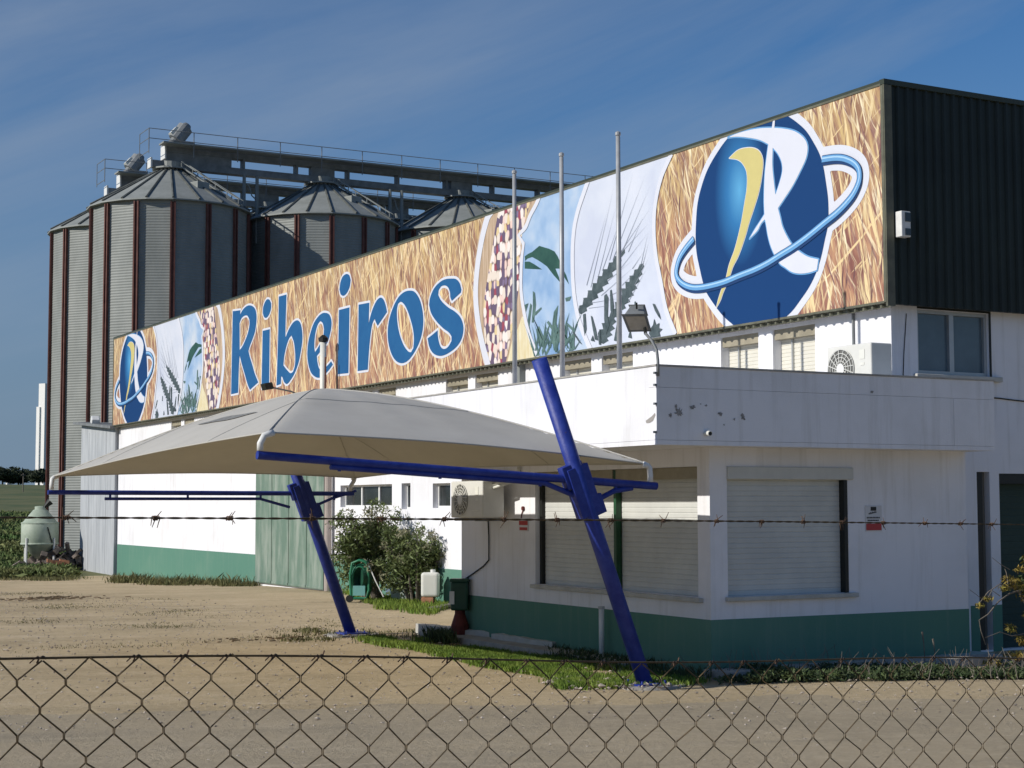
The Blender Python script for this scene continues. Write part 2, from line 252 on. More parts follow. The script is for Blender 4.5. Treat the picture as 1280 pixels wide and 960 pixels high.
# ---------------------------------------------------------------- mesh helpers
class MB:
    def __init__(s): s.v=[];s.f=[];s.mi=[];s.cur=0
    def add(s,vs,fs):
        k=len(s.v); s.v+= [tuple(v) for v in vs]; s.f+=[tuple(k+i for i in f) for f in fs]; s.mi+=[s.cur]*len(fs); return s
    def quad(s,a,b,c,d): return s.add([a,b,c,d],[(0,1,2,3)])
    def box(s,x0,x1,y0,y1,z0,z1):
        return s.add([(x0,y0,z0),(x1,y0,z0),(x1,y1,z0),(x0,y1,z0),(x0,y0,z1),(x1,y0,z1),(x1,y1,z1),(x0,y1,z1)],[(0,3,2,1),(4,5,6,7),(0,1,5,4),(1,2,6,5),(2,3,7,6),(3,0,4,7)])
    def obox(s,c,ax,ay,az):
        c=Vector(c);ax=Vector(ax);ay=Vector(ay);az=Vector(az)
        vs=[c+i*ax+j*ay+k*az for k in(-.5,.5) for j in(-.5,.5) for i in(-.5,.5)]
        return s.add(vs,[(0,2,3,1),(4,5,7,6),(0,1,5,4),(1,3,7,5),(3,2,6,7),(2,0,4,6)])
    def tube(s,pts,r,seg=8,cap=True):
        pts=[Vector(p) for p in pts]; n=len(pts); rs=r if isinstance(r,(list,tuple)) else [r]*n
        base=len(s.v); 
        t0=(pts[1]-pts[0]).normalized(); up=Vector((0,0,1)) if abs(t0.z)<.9 else Vector((1,0,0)); nrm=(up-t0*up.dot(t0)).normalized()
        vs=[];fs=[]
        for i in range(n):
            t=(pts[min(i+1,n-1)]-pts[max(i-1,0)]).normalized(); nrm=(nrm-t*nrm.dot(t)).normalized(); bn=t.cross(nrm)
            for k in range(seg):
                a=2*math.pi*k/seg; vs.append(pts[i]+(nrm*math.cos(a)+bn*math.sin(a))*rs[i])
        for i in range(n-1):
            for k in range(seg):
                a=i*seg+k;b=i*seg+(k+1)%seg; fs.append((a,b,b+seg,a+seg))
        if cap: fs.append(tuple(range(seg-1,-1,-1))); fs.append(tuple((n-1)*seg+k for k in range(seg)))
        return s.add(vs,fs)
    def lathe(s,c,prof,seg=24,a0=0,ax=None):
        c=Vector(c); vs=[];fs=[]
        for r,z in prof:
            for k in range(seg):
                a=a0+2*math.pi*k/seg; vs.append(c+Vector((r*math.cos(a),r*math.sin(a),z)))
        for i in range(len(prof)-1):
            for k in range(seg):
                a=i*seg+k;b=i*seg+(k+1)%seg; fs.append((a,b,b+seg,a+seg))
        fs.append(tuple(range(seg-1,-1,-1))); fs.append(tuple((len(prof)-1)*seg+k for k in range(seg)))
        return s.add(vs,fs)
    def prism(s,poly,vec):
        n=len(poly); vec=Vector(vec); a=[Vector(p) for p in poly]; vs=a+[p+vec for p in a]
        return s.add(vs,[tuple(range(n))[::-1],tuple(range(n,2*n))]+[(i,(i+1)%n,n+(i+1)%n,n+i) for i in range(n)])
    def build(s,name,m,parent=None,smooth=False,origin=None):
        me=bpy.data.meshes.new(name); me.from_pydata(s.v,[],s.f)
        for x in (m if isinstance(m,list) else [m]): me.materials.append(x)
        if isinstance(m,list): me.polygons.foreach_set('material_index',s.mi)
        if smooth: me.polygons.foreach_set('use_smooth',[True]*len(me.polygons))
        me.validate(); me.update()
        o=bpy.data.objects.new(name,me); COL.objects.link(o)
        if parent: o.parent=parent; o.matrix_parent_inverse=parent.matrix_basis.inverted()
        return o
def tag(o,label=None,cat=None,group=None,kind=None):
    if label:o['label']=label
    if cat:o['category']=cat
    if group:o['group']=group
    if kind:o['kind']=kind
    return o
def thing(name,label,cat,loc=(0,0,0),group=None):
    o=bpy.data.objects.new(name,None); COL.objects.link(o); o.location=loc; o.empty_display_size=.2
    return tag(o,label,cat,group)
def bevel(o,w=.01,seg=2):
    m=o.modifiers.new('b','BEVEL'); m.width=w; m.segments=seg; m.limit_method='ANGLE'; m.angle_limit=R_(40); return o
# ---------------------------------------------------------------- terrain
def tz(x,y):
    d=0
    if y>34: t=min(1,(y-34)/20); d=-.28*t*t*(3-2*t)
    if y>60: d+=max(0,(y-60))*.0205 if y<330 else 270*.0205
    if y>60: d+= .35*math.sin(x*.03+y*.021)*min(1,(y-60)/80)+(.9*math.sin(x*.017+1.1)*min(1,(y-150)/150) if y>150 else 0)
    return d
def sheet(name,xs,ys,dz,m):
    mb=MB(); nx=len(xs); vs=[(x,y,tz(x,y)+dz(x,y)) for y in ys for x in xs]; fs=[(j*nx+i,j*nx+i+1,(j+1)*nx+i+1,(j+1)*nx+i) for j in range(len(ys)-1) for i in range(nx-1)]
    mb.add(vs,fs); o=mb.build(name,m,smooth=True); return tag(o,kind='structure')
sheet('field',[-3000,-1200,-600,-300,-150,-80,-40,-20,0,10,20,30,50,80,150,300,600,1200,3000],[-600,-200,-80,-40,-20,0,20,34,40,46,50,53,60,66,80,100,130,160,200,250,300,330,400,600,1200,3500],lambda x,y:-.06 if y<53.5 else 0,M['field'])
def dirt_dz(x,y):
    u=x*.94-y*.34; v=x*.34+y*.94   # along and across the wheel tracks
    return .016*mnoise.noise(Vector((x*.5,y*.5,0)))+.007*mnoise.noise(Vector((x*1.7,y*1.7,3)))+.014*mnoise.noise(Vector((u*.16,v*1.5,5)))+.005*mnoise.noise(Vector((x*4,y*4,9)))-.012
nx_=[x*.2 for x in range(-50,150)]
sheet('yard',[-60,-40,-25,-15]+nx_+[45,60],[-30,-15,-5,0,4,8]+[10+.2*k for k in range(100)]+[30+.4*k for k in range(58)]+[53.2],dirt_dz,M['dirt'])
# dusty lane in front of the yard: irregular far edge through the measured points
mb=MB(); A=gr(0,866);B=gr(1278,845); dv=(B-A); ln=dv.length; dv.normalize(); nv=Vector((dv.y,-dv.x,0))
vs=[];fs=[];K=420
for i in range(K+1):
    t=-30+i*(ln+60)/K; p=A+dv*t; j=.35*mnoise.noise(Vector((t*.35,0,0)))+.10*mnoise.noise(Vector((t*1.9,5,0)))
    for q in (0,1,2,3,4,5):
        w=p+nv*(j*(1-q/5)+q*3.6); vs.append((w.x,w.y,tz(w.x,w.y)+.030+.006*mnoise.noise(Vector((w.x*.8,w.y*.8,2))) if q else tz(w.x,w.y)-.05))
for i in range(K):
    for q in range(5): a=i*6+q; fs.append((a,a+1,a+7,a+6))
mb.add(vs,fs); tag(mb.build('road',M['road'],smooth=True),kind='structure')
# ---------------------------------------------------------------- walls with openings
def wallgrid(mb,axis,c,u0,u1,z0,z1,ops,depth):
    P=(lambda u,z,d=0:(c+d,u,z)) if axis=='X' else (lambda u,z,d=0:(u,c+d,z))
    us=sorted({u0,u1,*[o[0] for o in ops],*[o[1] for o in ops]}); zs=sorted({z0,z1,*[o[2] for o in ops],*[o[3] for o in ops]})
    us=[u for u in us if u0<=u<=u1]; zs=[z for z in zs if z0<=z<=z1]
    for i in range(len(us)-1):
        for j in range(len(zs)-1):
            um=(us[i]+us[i+1])/2; zm=(zs[j]+zs[j+1])/2
            if any(o[0]<um<o[1] and o[2]<zm<o[3] for o in ops): continue
            mb.quad(P(us[i],zs[j]),P(us[i+1],zs[j]),P(us[i+1],zs[j+1]),P(us[i],zs[j+1]))
    for a,b,e,f in [o[:4] for o in ops]:
        mb.quad(P(a,e),P(a,f),P(a,f,depth),P(a,e,depth)); mb.quad(P(b,e),P(b,f),P(b,f,depth),P(b,e,depth))
        mb.quad(P(a,f),P(b,f),P(b,f,depth),P(a,f,depth)); mb.quad(P(a,e),P(b,e),P(b,e,depth),P(a,e,depth))
    return mb
def slats(mb,axis,c,u0,u1,z0,z1,pitch=.05,amp=.010):
    """roller shutter curtain as real ribbed profile"""
    P=(lambda u,z,d:(c+d,u,z)) if axis=='X' else (lambda u,z,d:(u,c+d,z))
    z=z0; prof=[]
    while z<z1-1e-6:
        prof+= [(z,0),(z+pitch*.12,-amp),(z+pitch*.85,-amp),(min(z1,z+pitch),0)]; z+=pitch
    k=len(mb.v); vs=[P(u,min(zz,z1),d) for zz,d in prof for u in (u0,u1)]
    fs=[(2*i,2*i+1,2*i+3,2*i+2) for i in range(len(prof)-1)]
    mb.add(vs,fs)
def corr(mb,axis,c,u0,u1,z0,z1,pitch=.17,amp=.035,close=0):
    """trapezoidal sheet with vertical ribs, proud towards the viewer side"""
    P=(lambda u,z,d:(c+d,u,z)) if axis=='X' else (lambda u,z,d:(u,c+d,z))
    u=u0; prof=[]
    while u<u1-1e-6:
        for f,d in ((0,0),(.55,0),(.68,-amp),(.87,-amp)): 
            if u+f*pitch<=u1: prof.append((u+f*pitch,d))
        u+=pitch
    prof.append((u1,0))
    vs=[P(a,z,d) for a,d in prof for z in (z0,z1)]; fs=[(2*i,2*i+1,2*i+3,2*i+2) for i in range(len(prof)-1)]
    mb.add(vs,fs)
    if close:
        for zz in (z0,z1):
            vs=[]; 
            for a,d in prof: vs+= [P(a,zz,d),P(a,zz,close)]
            mb.add(vs,[(2*i,2*i+1,2*i+3,2*i+2) for i in range(len(prof)-1)])
XL=14.76; Y0=16.52; Y1=54.2; XR=31; ZS=4.62; ZT=7.51
# ---------------------------------------------------------------- warehouse
wh=thing('warehouse','long white warehouse with green base and dark corrugated upper cladding behind the billboard','warehouse',(XL,Y0,0))
def Yp(x,y=450,X=XL): return px(x,y,X).y
zwt=4.30; zwb=3.35
pairs=[(901,948),(966,1019),(703,739),(752,791),(557.5,585),(594,622.5)]
ops=[]
for a,b in pairs: ops.append((Yp(b,430),Yp(a,430),zwb,4.52))
pit=ops[0][0]-ops[2][0]; 
p3=ops[4][0]-ops[2][0]
for k in (1,2,3,4):   # the window pairs go on at the same pitch behind the canopy
    for j in (4,5): 
        o=ops[j]; ops.append((o[0]+p3*k,o[1]+p3*k,o[2],o[3])) if o[1]+p3*k<54 else None
lowops=[(Yp(490,620),Yp(425,620)-.02,1.62,2.12),(Yp(513,620),Yp(502,620),1.55,2.12),(Yp(563,620),Yp(541,620),1.57,2.10)]
lowops=[(a,b,c*1.0+.33,d+.33) for a,b,c,d in lowops]
lowops=[(a,b,2-(635-633)*0-.02,2.46) for a,b,c,d in lowops]
def zx(x,y,X=XL): return px(x,y,X).z
lowops=[(Yp(490,620),Yp(425,620)-.03,zx(490,634),zx(490,605)),(Yp(513,620),Yp(502,620),zx(507,636.5),zx(507,604)),(Yp(563,620),Yp(541,620),zx(552,635),zx(552,604))]
mb=MB(); wallgrid(mb,'X',XL,Y0,Y1,-.6,ZS+.1,ops+lowops,.22)
fwin=(py(1147,430,Y0).x,py(1236,430,Y0).x,py(1190,469,Y0).z,py(1190,389,Y0).z)
D1=(py(1222,650,Y0).x,py(1238,650,Y0).x,.02,2.42); D2=(py(1250,650,Y0).x,py(1250,650,Y0).x+1.25,.02,2.40)
wallgrid(mb,'Y',Y0,XL,XR,-.6,ZS+.1,[fwin,D1,D2],.18)
mb.quad((XL,Y1,-.6),(XR,Y1,-.6),(XR,Y1,ZT-.1),(XL,Y1,ZT-.1)); mb.quad((XR,Y0,-.6),(XR,Y1,-.6),(XR,Y1,ZT-.1),(XR,Y0,ZT-.1))
mb.build('wall',M['white'],wh)
mb=MB(); mb.add([(XL-.02,Y0-.1,ZT-.12),(XR,Y0-.1,ZT-.12),(XR,Y1,ZT-.12),(XL-.02,Y1,ZT-.12)],[(0,1,2,3)]); mb.build('roof',M['galvdark'],wh)
# painted base band, left clear of the door
gd0,gd1=Yp(410,660),Yp(322.5,660)
mb=MB(); mb.box(XL-.006,XL+.01,Y0+6,gd0,-.5,.705); mb.box(XL-.006,XL+.01,gd1,Y1-.002,-.5,.705)
mb.box(XL+1.3,D1[0]-.002,Y0-.006,Y0+.01,-.5,.62); mb.box(D1[1]+.002,D2[0]-.002,Y0-.006,Y0+.01,-.5,.62); mb.box(D2[1]+.002,XR,Y0-.006,Y0+.01,-.5,.62); mb.build('painted_base',M['green'],wh)
mb=MB(); corr(mb,'X',XL-.16,Y0-.17,Y1,ZS-.06,ZS+.06,.172,.045,.05); mb.box(XL-.11,XL+.02,Y0-.1,Y1,ZS+.0,ZT-.02); mb.build('eaves_flashing',M['cladside'],wh)
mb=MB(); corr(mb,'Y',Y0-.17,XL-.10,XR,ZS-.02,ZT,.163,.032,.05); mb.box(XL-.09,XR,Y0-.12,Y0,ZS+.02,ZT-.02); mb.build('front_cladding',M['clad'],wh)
mb=MB(); mb.box(XL-.235,XR,Y0-.215,Y0-.12,ZT,ZT+.07); mb.box(XL-.235,XL-.10,Y0-.12,Y1+.02,ZT,ZT+.06); mb.build('parapet_capping',M['trim'],wh)
mb=MB(); mb.box(XL-.235,XL-.105,Y0-.21,Y0-.172,ZS-.05,ZT-.004); mb.build('corner_flashing',M['cladside'],wh)
for (a,b,e,f) in ops:
    w=MB(); slats(w,'X',XL+.16,a,b,e,f-.13,.055,.008); wo=w.build('roller_shutter',M['shutter'],wh)
    q=MB(); q.box(XL+.03,XL+.2,a+.004,b-.004,f-.15,f-.003); q.build('shutter_box',M['shutterbox'],wo)
    q=MB(); q.box(XL+.09,XL+.145,a+.004,b-.004,e+.002,e+.03); q.box(XL+.12,XL+.148,(a*.3+b*.7)-.012,(a*.3+b*.7)+.012,e+.032,f-.155); q.build('rail_and_shade_strip',M['alu'],wo)  # bottom rail; the thin upright paints in a flagpole's shadow line
for k,(a,b,e,f) in enumerate(lowops):
    w=MB(); t=.045
    n_=3 if k==0 else 1; st=(b-a)/n_
    w.box(XL+.12,XL+.17,a,b,e,e+t); w.box(XL+.12,XL+.17,a,b,f-t,f-.001); w.box(XL+.12,XL+.17,a+.001,a+t,e+t,f-t); w.box(XL+.12,XL+.17,b-t,b-.001,e+t,f-t)
    for i in range(1,n_): w.box(XL+.12,XL+.17,a+i*st-t*.7,a+i*st+t*.7,e+t,f-t)
    w_=w.build('window_frame',M['whitemetal'],wh)
    g=MB(); g.quad((XL+.15,a+.01,e+.01),(XL+.15,b-.01,e+.01),(XL+.15,b-.01,f-.01),(XL+.15,a+.01,f-.01)); g.build('window_pane',M['glassdk'],w_)
# upper front window
a,b,e,f=fwin; w=MB(); t=.05; Y=Y0+.04
for q in ((a,b,e+.001,e+t),(a,b,f-t,f-.001),(a+.001,a+t,e+t,f-t),(b-t,b-.001,e+t,f-t),((a+b)/2-.04,(a+b)/2+.04,e+t,f-t)): w.box(q[0],q[1],Y,Y+.07,q[2],q[3])
w_=w.build('window_frame',M['alu'],wh); g=MB(); g.quad((a+.01,Y+.045,e+.01),(b-.01,Y+.045,e+.01),(b-.01,Y+.045,f-.01),(a+.01,Y+.045,f-.01)); g.build('window_pane',M['glass'],w_)
w=MB(); w.box(a-.08,b+.18,Y0-.07,Y0+.02,e-.07,e-.003); bevel(w.build('window_sill',M['sill'],w_),.008)
w=MB(); w.box(b+.003,b+.035,Y0-.012,Y0+.03,e,f+.03); w.box(a,b+.003,Y0-.012,Y0+.03,f+.003,f+.035); w.build('window_seal',M['guide'],w_)
# doors on the shaded front
a,b,e,f=D1; w=MB(); w.box(a+.12,b-.002,Y0+.10,Y0+.14,e,f-.002); w.build('door',mat('grey_brown_door',(.16,.15,.13),.6),wh)
w=MB(); w.box(a+.002,a+.118,Y0+.02,Y0+.14,e,f-.002); w.build('door_recess_shade',M['guide'],wh)  # near-black strip paints in the shade of the door recess
a,b,e,f=D2; w=MB(); slats(w,'Y',Y0+.12,a,b,e,f-.14,.09,.004); w.build('roller_door',mat('dull_green_door',(.05,.075,.065),.8,spec=.1),wh); w=MB(); w.box(a+.002,b-.002,Y0+.01,Y0+.13,f-.14,f-.002); w.build('door_head',M['guide'],wh)
# big green sliding door
mb=MB(); y=gd0+.04
mb.box(XL-.07,XL-.02,gd0+.03,gd1-.002,.0,3.05)
dr=mb.build('sliding_door',M['greendoor'],wh); q=MB()
for i in range(1,4): yy=gd0+(gd1-gd0)*i/4; q.box(XL-.085,XL-.071,yy-.02,yy+.02,.02,3.04)
q.box(XL-.085,XL-.071,gd0+.031,gd1-.003,.02,.07); q.build('door_rib',M['greendoor'],dr)
q=MB(); q.box(XL-.10,XL-.05,gd0-.035,gd0+.03,.0,3.05); q.build('door_edge',M['guide'],dr)
q=MB(); q.box(XL-.15,XL-.003,gd0-2.5,gd1+.2,3.06,3.16); q.build('door_rail',M['galvdark'],wh)
yy=Yp(414,660)-.12
q=MB(); q.tube([(XL-.13,yy,.0),(XL-.13,yy,4.5)],.085,12); q.build('rain_pipe',mat('pinkish_pipe',(.36,.31,.28),.7),wh,smooth=False)
# dark strip painting in a flagpole shadow by the front corner, small meter box
q=MB(); yc=Yp(1068,420); q.box(XL-.03,XL-.003,yc-.015,yc+.015,3.3,4.58); q.build('pole_shadow_strip',M['galvdark'],wh)
q=MB(); y_=Yp(652,455); q.box(XL-.12,XL-.003,y_-.14,y_-.04,3.9,4.58); q.build('electric_box',M['galv'],wh)
# sagging cables on the shaded end
p=[py(1236,497,Y0-.01),py(1250,498,Y0-.01),py(1265,500,Y0-.01),py(1283,502,Y0-.01)]
q=MB(); q.tube(p,.010,5); q.build('wall_cable',M['guide'],wh); q=MB(); p=[py(1133,392,Y0-.01),py(1132,410,Y0-.01),py(1130,440,Y0-.01),py(1129,474,Y0-.01)]; q.tube(p,.006,5); q.build('wall_cable',M['guide'],wh)

# ---------------------------------------------------------------- office annex
XA=11.25; YA=px(888,700,XA).y; YB=px(577,640,XA).y; XAR=py(1208,650,YA).x; ZF=2.657; ZP=3.536
OX=XA-1.04; OY=YA-.46; OXR=py(1243,520,OY).x
an=thing('office_annex','low white annex with overhanging flat roof, closed shutters and green base before the warehouse','annex',(XA,YA,0))
sh1=(py(909,650,YA).x,py(1059,650,YA).x,py(912,746,YA).z,py(909,583,YA).z)
ysA,ysB=px(872,650,XA).y,px(669,650,XA).y
sh2=(ysA,ysB,px(872,747,XA).z,px(870,583,XA).z)
mb=MB(); wallgrid(mb,'X',XA,YA,YB,-.3,ZF+.05,[sh2],.2); wallgrid(mb,'Y',YA,XA,XAR,-.3,ZF+.05,[sh1],.12)
mb.quad((XAR,YA,-.3),(XAR,Y0,-.3),(XAR,Y0,ZF+.05),(XAR,YA,ZF+.05)); mb.quad((XA,YB,-.3),(XL-.002,YB,-.3),(XL-.002,YB,ZF+.05),(XA,YB,ZF+.05)); mb.build('wall',M['white'],an)
bz=px(888,775,XA).z
mb=MB(); mb.box(XA-.006,XA+.01,YA-.006,YB+.006,-.2,bz); mb.box(XA+.01,XAR+.006,YA-.006,YA+.01,-.2,bz); mb.box(XAR-.01,XAR+.006,YA+.01,Y0-.008,-.2,bz); mb.box(XA+.01,XL-.01,YB-.01,YB+.006,-.2,bz); mb.build('painted_base',M['green'],an)
mb=MB(); mb.box(OX,XL-.115,OY,24.6,ZF+.055,3.30)
mb.box(OX,OX+.15,OY+.15,24.6,3.30,ZP); mb.box(OX,OXR,OY,OY+.15,3.303,ZP); mb.box(XL-.11,OXR,OY,Y0-.22,ZF+.055,3.30)
mb.box(OX+.001,XL-.12,OY+.001,24.59,ZF,ZF+.052); mb.box(XL-.118,OXR-.001,OY+.001,Y0-.225,ZF,ZF+.052)
mb.build('roof_overhang',M['white'],an)
mb=MB(); mb.box(OX-.012,OX+.16,OY-.012,24.61,ZP+.002,ZP+.022); mb.box(OX+.162,OXR+.01,OY-.012,OY+.16,ZP+.002,ZP+.022); mb.build('parapet_coping',M['concrete'],an)
# front shutter
a,b,e,f=sh1
bx1=py(909,599,YA).z
mb=MB(); slats(mb,'Y',YA+.085,a,b,e,bx1,.062,.006); so_=mb.build('roller_shutter',M['shuttergrey'],an)
q=MB(); q.box(a+.002,b+.09,YA-.03,YA+.10,bx1,f); bevel(q.build('shutter_box',M['shuttergrey'],so_),.012)
q=MB(); q.box(b-.055,b-.002,YA-.014,YA+.08,e+.002,bx1-.003); q.build('rail_and_shade_strip',M['guide'],so_)
q=MB(); q.box(a-.04,b+.12,YA-.06,YA+.09,e-.055,e-.002); bevel(q.build('window_sill',M['sill'],so_),.008)
# side shutters with the green mullion
a,b,e,f=sh2; ym=px(768,680,XA+.03).y; bz2=px(870,598,XA).z
for u0,u1 in ((a,ym-.035),(ym+.035,b)):
    mb=MB(); slats(mb,'X',XA+.13,u0+.003,u1-.003,e,bz2,.062,.006); s_=mb.build('roller_shutter',M['shuttergrey'],an)
    q=MB(); q.box(XA+.03,XA+.16,u0+.004,u1-.004,bz2,f-.003); q.build('shutter_box',M['shutterbox'],s_)
q=MB(); q.box(XA+.04,XA+.12,ym-.03,ym+.03,e,f-.01); q.build('mullion',M['greenmetal'],an)
q=MB(); q.box(XA+.07,XA+.128,b-.065,b-.004,e,f-.01); q.build('rail_and_shade_strip',M['guide'],an)  # near-black strip stands in for the shaded far reveal
q=MB(); q.box(XA-.06,XA+.10,a-.10,b+.06,e-.055,e-.002); bevel(q.build('window_sill',M['sill'],an),.008)
q=MB(); p=py(882,541,OY); q.tube([(p.x,OY+.02,p.z),(p.x,OY-.09,p.z-.012)],.030,12); q.build('drain_spout',M['plast'],an); q=MB(); q.tube([(p.x,OY-.0905,p.z-.0123),(p.x,OY-.0925,p.z-.0125)],.022,12); q.build('spout_mouth',M['guide'],an)
M['flake']=mat('bare_render',(.14,.135,.13),.95,c2=(.42,.41,.40),vs=25)
# flaked paint patches on the parapet face: thin irregular chips
q=MB()
def chip(pts,Y): q.add([ (py(x,y,Y).x,Y,py(x,y,Y).z) for x,y in pts],[tuple(range(len(pts)))])
for cx_,cy_,rx,ry,nn in ((849,516,6.5,6,1),(845,508,2,3,1),(866,509,4,2.5,1),(883,507,2,1.5,1),(901,517,3.5,3,1),(918,524,1.6,2,1),(929,521,3,4.5,1),(905,531,1,1,1),(838,519,2,3,1),(876,505,1,1,1),(1090,490,2,2,1)):
    pts=[]; k=26
    for i in range(k):
        aa=2*math.pi*i/k; r=random.uniform(.35,1.25); pts.append((cx_+rx*r*math.cos(aa),cy_+ry*r*math.sin(aa)))
    chip(pts,OY-.004); q.build('flaked_paint',M['flake'],an); q=MB()
if 0: q.build('flaked_paint',mat('bare_render',(.12,.115,.11),.95,c2=(.3,.29,.28),vs=25),an)
# hook stain on the sunlit parapet, small fixings along the corner
q=MB(); 
for pts in ([(807,526),(811,523),(815,520),(818.5,516),(819,519),(816,526),(812,528.5),(808,529)],):
    q.add([tuple(px(x,y,OX-.004)) for x,y in pts],[tuple(range(len(pts)))])
q.build('rust_stain',mat('grey_mark',(.33,.31,.29),.9),an)
q=MB()
for y_ in (466,481,504.5,540): p=px(820.5,y_,OX-.01); q.box(OX-.035,OX-.001,p.y-.0,p.y+.03,p.z-.012,p.z+.012)
q.build('wall_fixing',M['galvdark'],an)

# ---------------------------------------------------------------- air conditioners
def aircon(x0,x1,y0,y1,z0,z1,label,fy):
    t=thing('air_conditioner',label,'air conditioner',(x0,(y0+y1)/2,z0),'outdoor air conditioning units')
    m=MB(); m.box(x0,x1,y0,y1,z0,z1); bevel(m.build('casing',M['acbody'],t),.02,3)
    zc=(z0+z1)/2-.0; r=(z1-z0)*.42; yc=y1-(y1-y0)*fy
    m=MB(); vs=[(x0-.004,yc,zc)]; 
    for k in range(32): a=2*math.pi*k/32; vs.append((x0-.004,yc+r*math.cos(a),zc+r*math.sin(a)))
    m.add(vs,[(0,1+k,1+(k+1)%32) for k in range(32)]); m.build('fan_opening',M['acdark'],t)
    m=MB()
    for k in range(16):
        a=2*math.pi*k/16; m.tube([(x0-.014,yc+.07*math.cos(a),zc+.07*math.sin(a)),(x0-.014,yc+r*math.cos(a+.25),zc+r*math.sin(a+.25))],.007,4)
    for rr in (r,r*.8,r*.6,r*.42): m.tube([(x0-.016,yc+rr*math.cos(2*math.pi*k/28),zc+rr*math.sin(2*math.pi*k/28)) for k in range(29)],.0055,4,False)
    m.lathe((0,0,0),[(0,0)]) if 0 else None
    m.build('fan_grille',M['acbody'],t)
    m=MB(); vs=[(x0-.022,yc,zc)]+[(x0-.02,yc+.075*math.cos(2*math.pi*k/20),zc+.075*math.sin(2*math.pi*k/20)) for k in range(20)]; m.add(vs,[(0,1+k,1+(k+1)%20) for k in range(20)]); m.build('fan_hub',M['whitemetal'],t)
    m=MB(); m.box(x0-.006,x0-.002,y0+.12,y0+.22,z1-.2,z1-.08); m.box(x0-.006,x0-.002,y0+.1,y0+.3,z0+.1,z0+.115); m.box(x0-.006,x0-.002,y0+.13,y0+.2,z1-.28,z1-.245); m.build('rating_plate',M['plast'],t)
    m=MB()
    for s in (.18,.82):
        yy=y0+(y1-y0)*s; m.box(x0-.02,x1+.05,yy-.02,yy+.02,z0-.045,z0-.002)
    m.build('bracket',M['galvdark'],t)
    return t
ac1=aircon(13.9,14.25,15.97+.85,16.83+.85,3.42,4.03,'white air conditioner with round fan on the annex roof below the dark cladding corner',.33)
for c in [ac1]: c.location.y-=.88
ac2=aircon(10.75,11.1,px(603,628,10.75).y,px(563.5,628,10.75).y,px(563,647,10.75).z,px(563,602,10.75).z,'dirty white air conditioner mounted under the roof overhang above the bushes',.33)
q=MB(); yk=px(603,628,10.75).y; zt=px(563,602,10.75).z
for k in range(2): q.tube([(10.93,yk,zt-.05-.05*k),(10.93,yk-.14,zt-.03-.05*k),(11.08,yk-.2,zt-.02),(11.21,yk-.22,zt+.10),(11.22,yk-.22,zt+.25)],.022,8)
q.build('refrigerant_pipe',M['plast'],ac2,smooth=True)
# drain cable running down to the pump box
q=MB(); pts=[px(*a,XA-.02) for a in ((610,648),(611,670),(611,700),(604,708),(590,718),(581,724),(578,731))]; q.tube(pts,.011,6); tag(q.build('power_cable',M['guide'],smooth=True),'thin dark cable hanging down the annex wall to the green pump box','cable')

# ---------------------------------------------------------------- flagpoles
xp=11.1
for x,lab in ((643.5,'left bare grey flagpole behind the annex parapet, in front of the corn print'),(703,'middle bare grey flagpole behind the parapet, nearest the green leaf print'),(774.5,'nearest and tallest looking bare grey flagpole, in front of the wheat ears print')):
    t=thing('flagpole',lab,'flagpole',(xp,px(x,460,xp).y,3.30),'flagpoles along the annex parapet')
    Y=px(x,460,xp).y; m=MB(); m.tube([(xp,Y,3.302),(xp,Y,6.67)],[.036,.028],10); m.build('pole',M['pole'],t,smooth=True)
    m=MB(); m.lathe((xp,Y,6.672),[(.02,0),(.036,.01),(.036,.045),(.015,.06)],10); m.build('finial',M['pole'],t)
# street-type floodlight on the parapet corner
t=thing('floodlight','old grey floodlight on a curved arm at the corner of the annex parapet','floodlight',(OX,OY,ZP))
A_=[px(x,y,OX+.02) for x,y in ((822.5,470),(822.5,452),(821,438),(815,426),(807,417))]; m=MB(); m.tube(A_,.017,8); m.build('arm',M['galvdark'],t,smooth=True)
hc=px(796,402,OX+.0)
# housing: trapezoid lamp head, lens facing down towards the yard
R1=Vector((-.30,-.62,.10)).normalized(); 
nrm=(-ray(796,402).normalized()*.80+Vector((0,0,-.60))).normalized()   # lens looks down towards the yard in front
sx=Vector((0,0,1)).cross(nrm).normalized(); sz=nrm.cross(sx)
def hd(u,v,w): return hc+sx*u+sz*v+nrm*w
m=MB(); fr=[(-.14,.09),(.12,.09),(.15,-.10),(-.07,-.11)]; bk=[(-.10,.10),(.07,.10),(.10,-.02),(-.06,-.04)]
fr=[(-.155,.105),(.10,.105),(.15,-.11),(-.085,-.115)]
vs=[hd(u,v,.02) for u,v in fr]+[hd(u*.62+.02,v*.6+.07,-.13) for u,v in fr]
m.add(vs,[(0,1,2,3),(7,6,5,4)]+[(i,(i+1)%4,4+(i+1)%4,4+i) for i in range(4)]); bevel(m.build('housing',M['galvdark'],t),.015,3)
m=MB(); vs=[hd(u*.88,v*.86,.026) for u,v in fr]; m.add(vs,[(0,1,2,3)]); m.build('lens',mat('dusty_lamp_glass',(.42,.37,.30),.25,c2=(.55,.5,.43),vs=9),t)
m=MB(); m.tube([hd(.0,.14,-.06),hd(.0,.22,-.05)],.012,6); m.tube([hd(.09,-.09,-.03),Vector(A_[-1])+Vector((0,0,-.0))],.02,8); m.build('clamp',M['guide'],t)
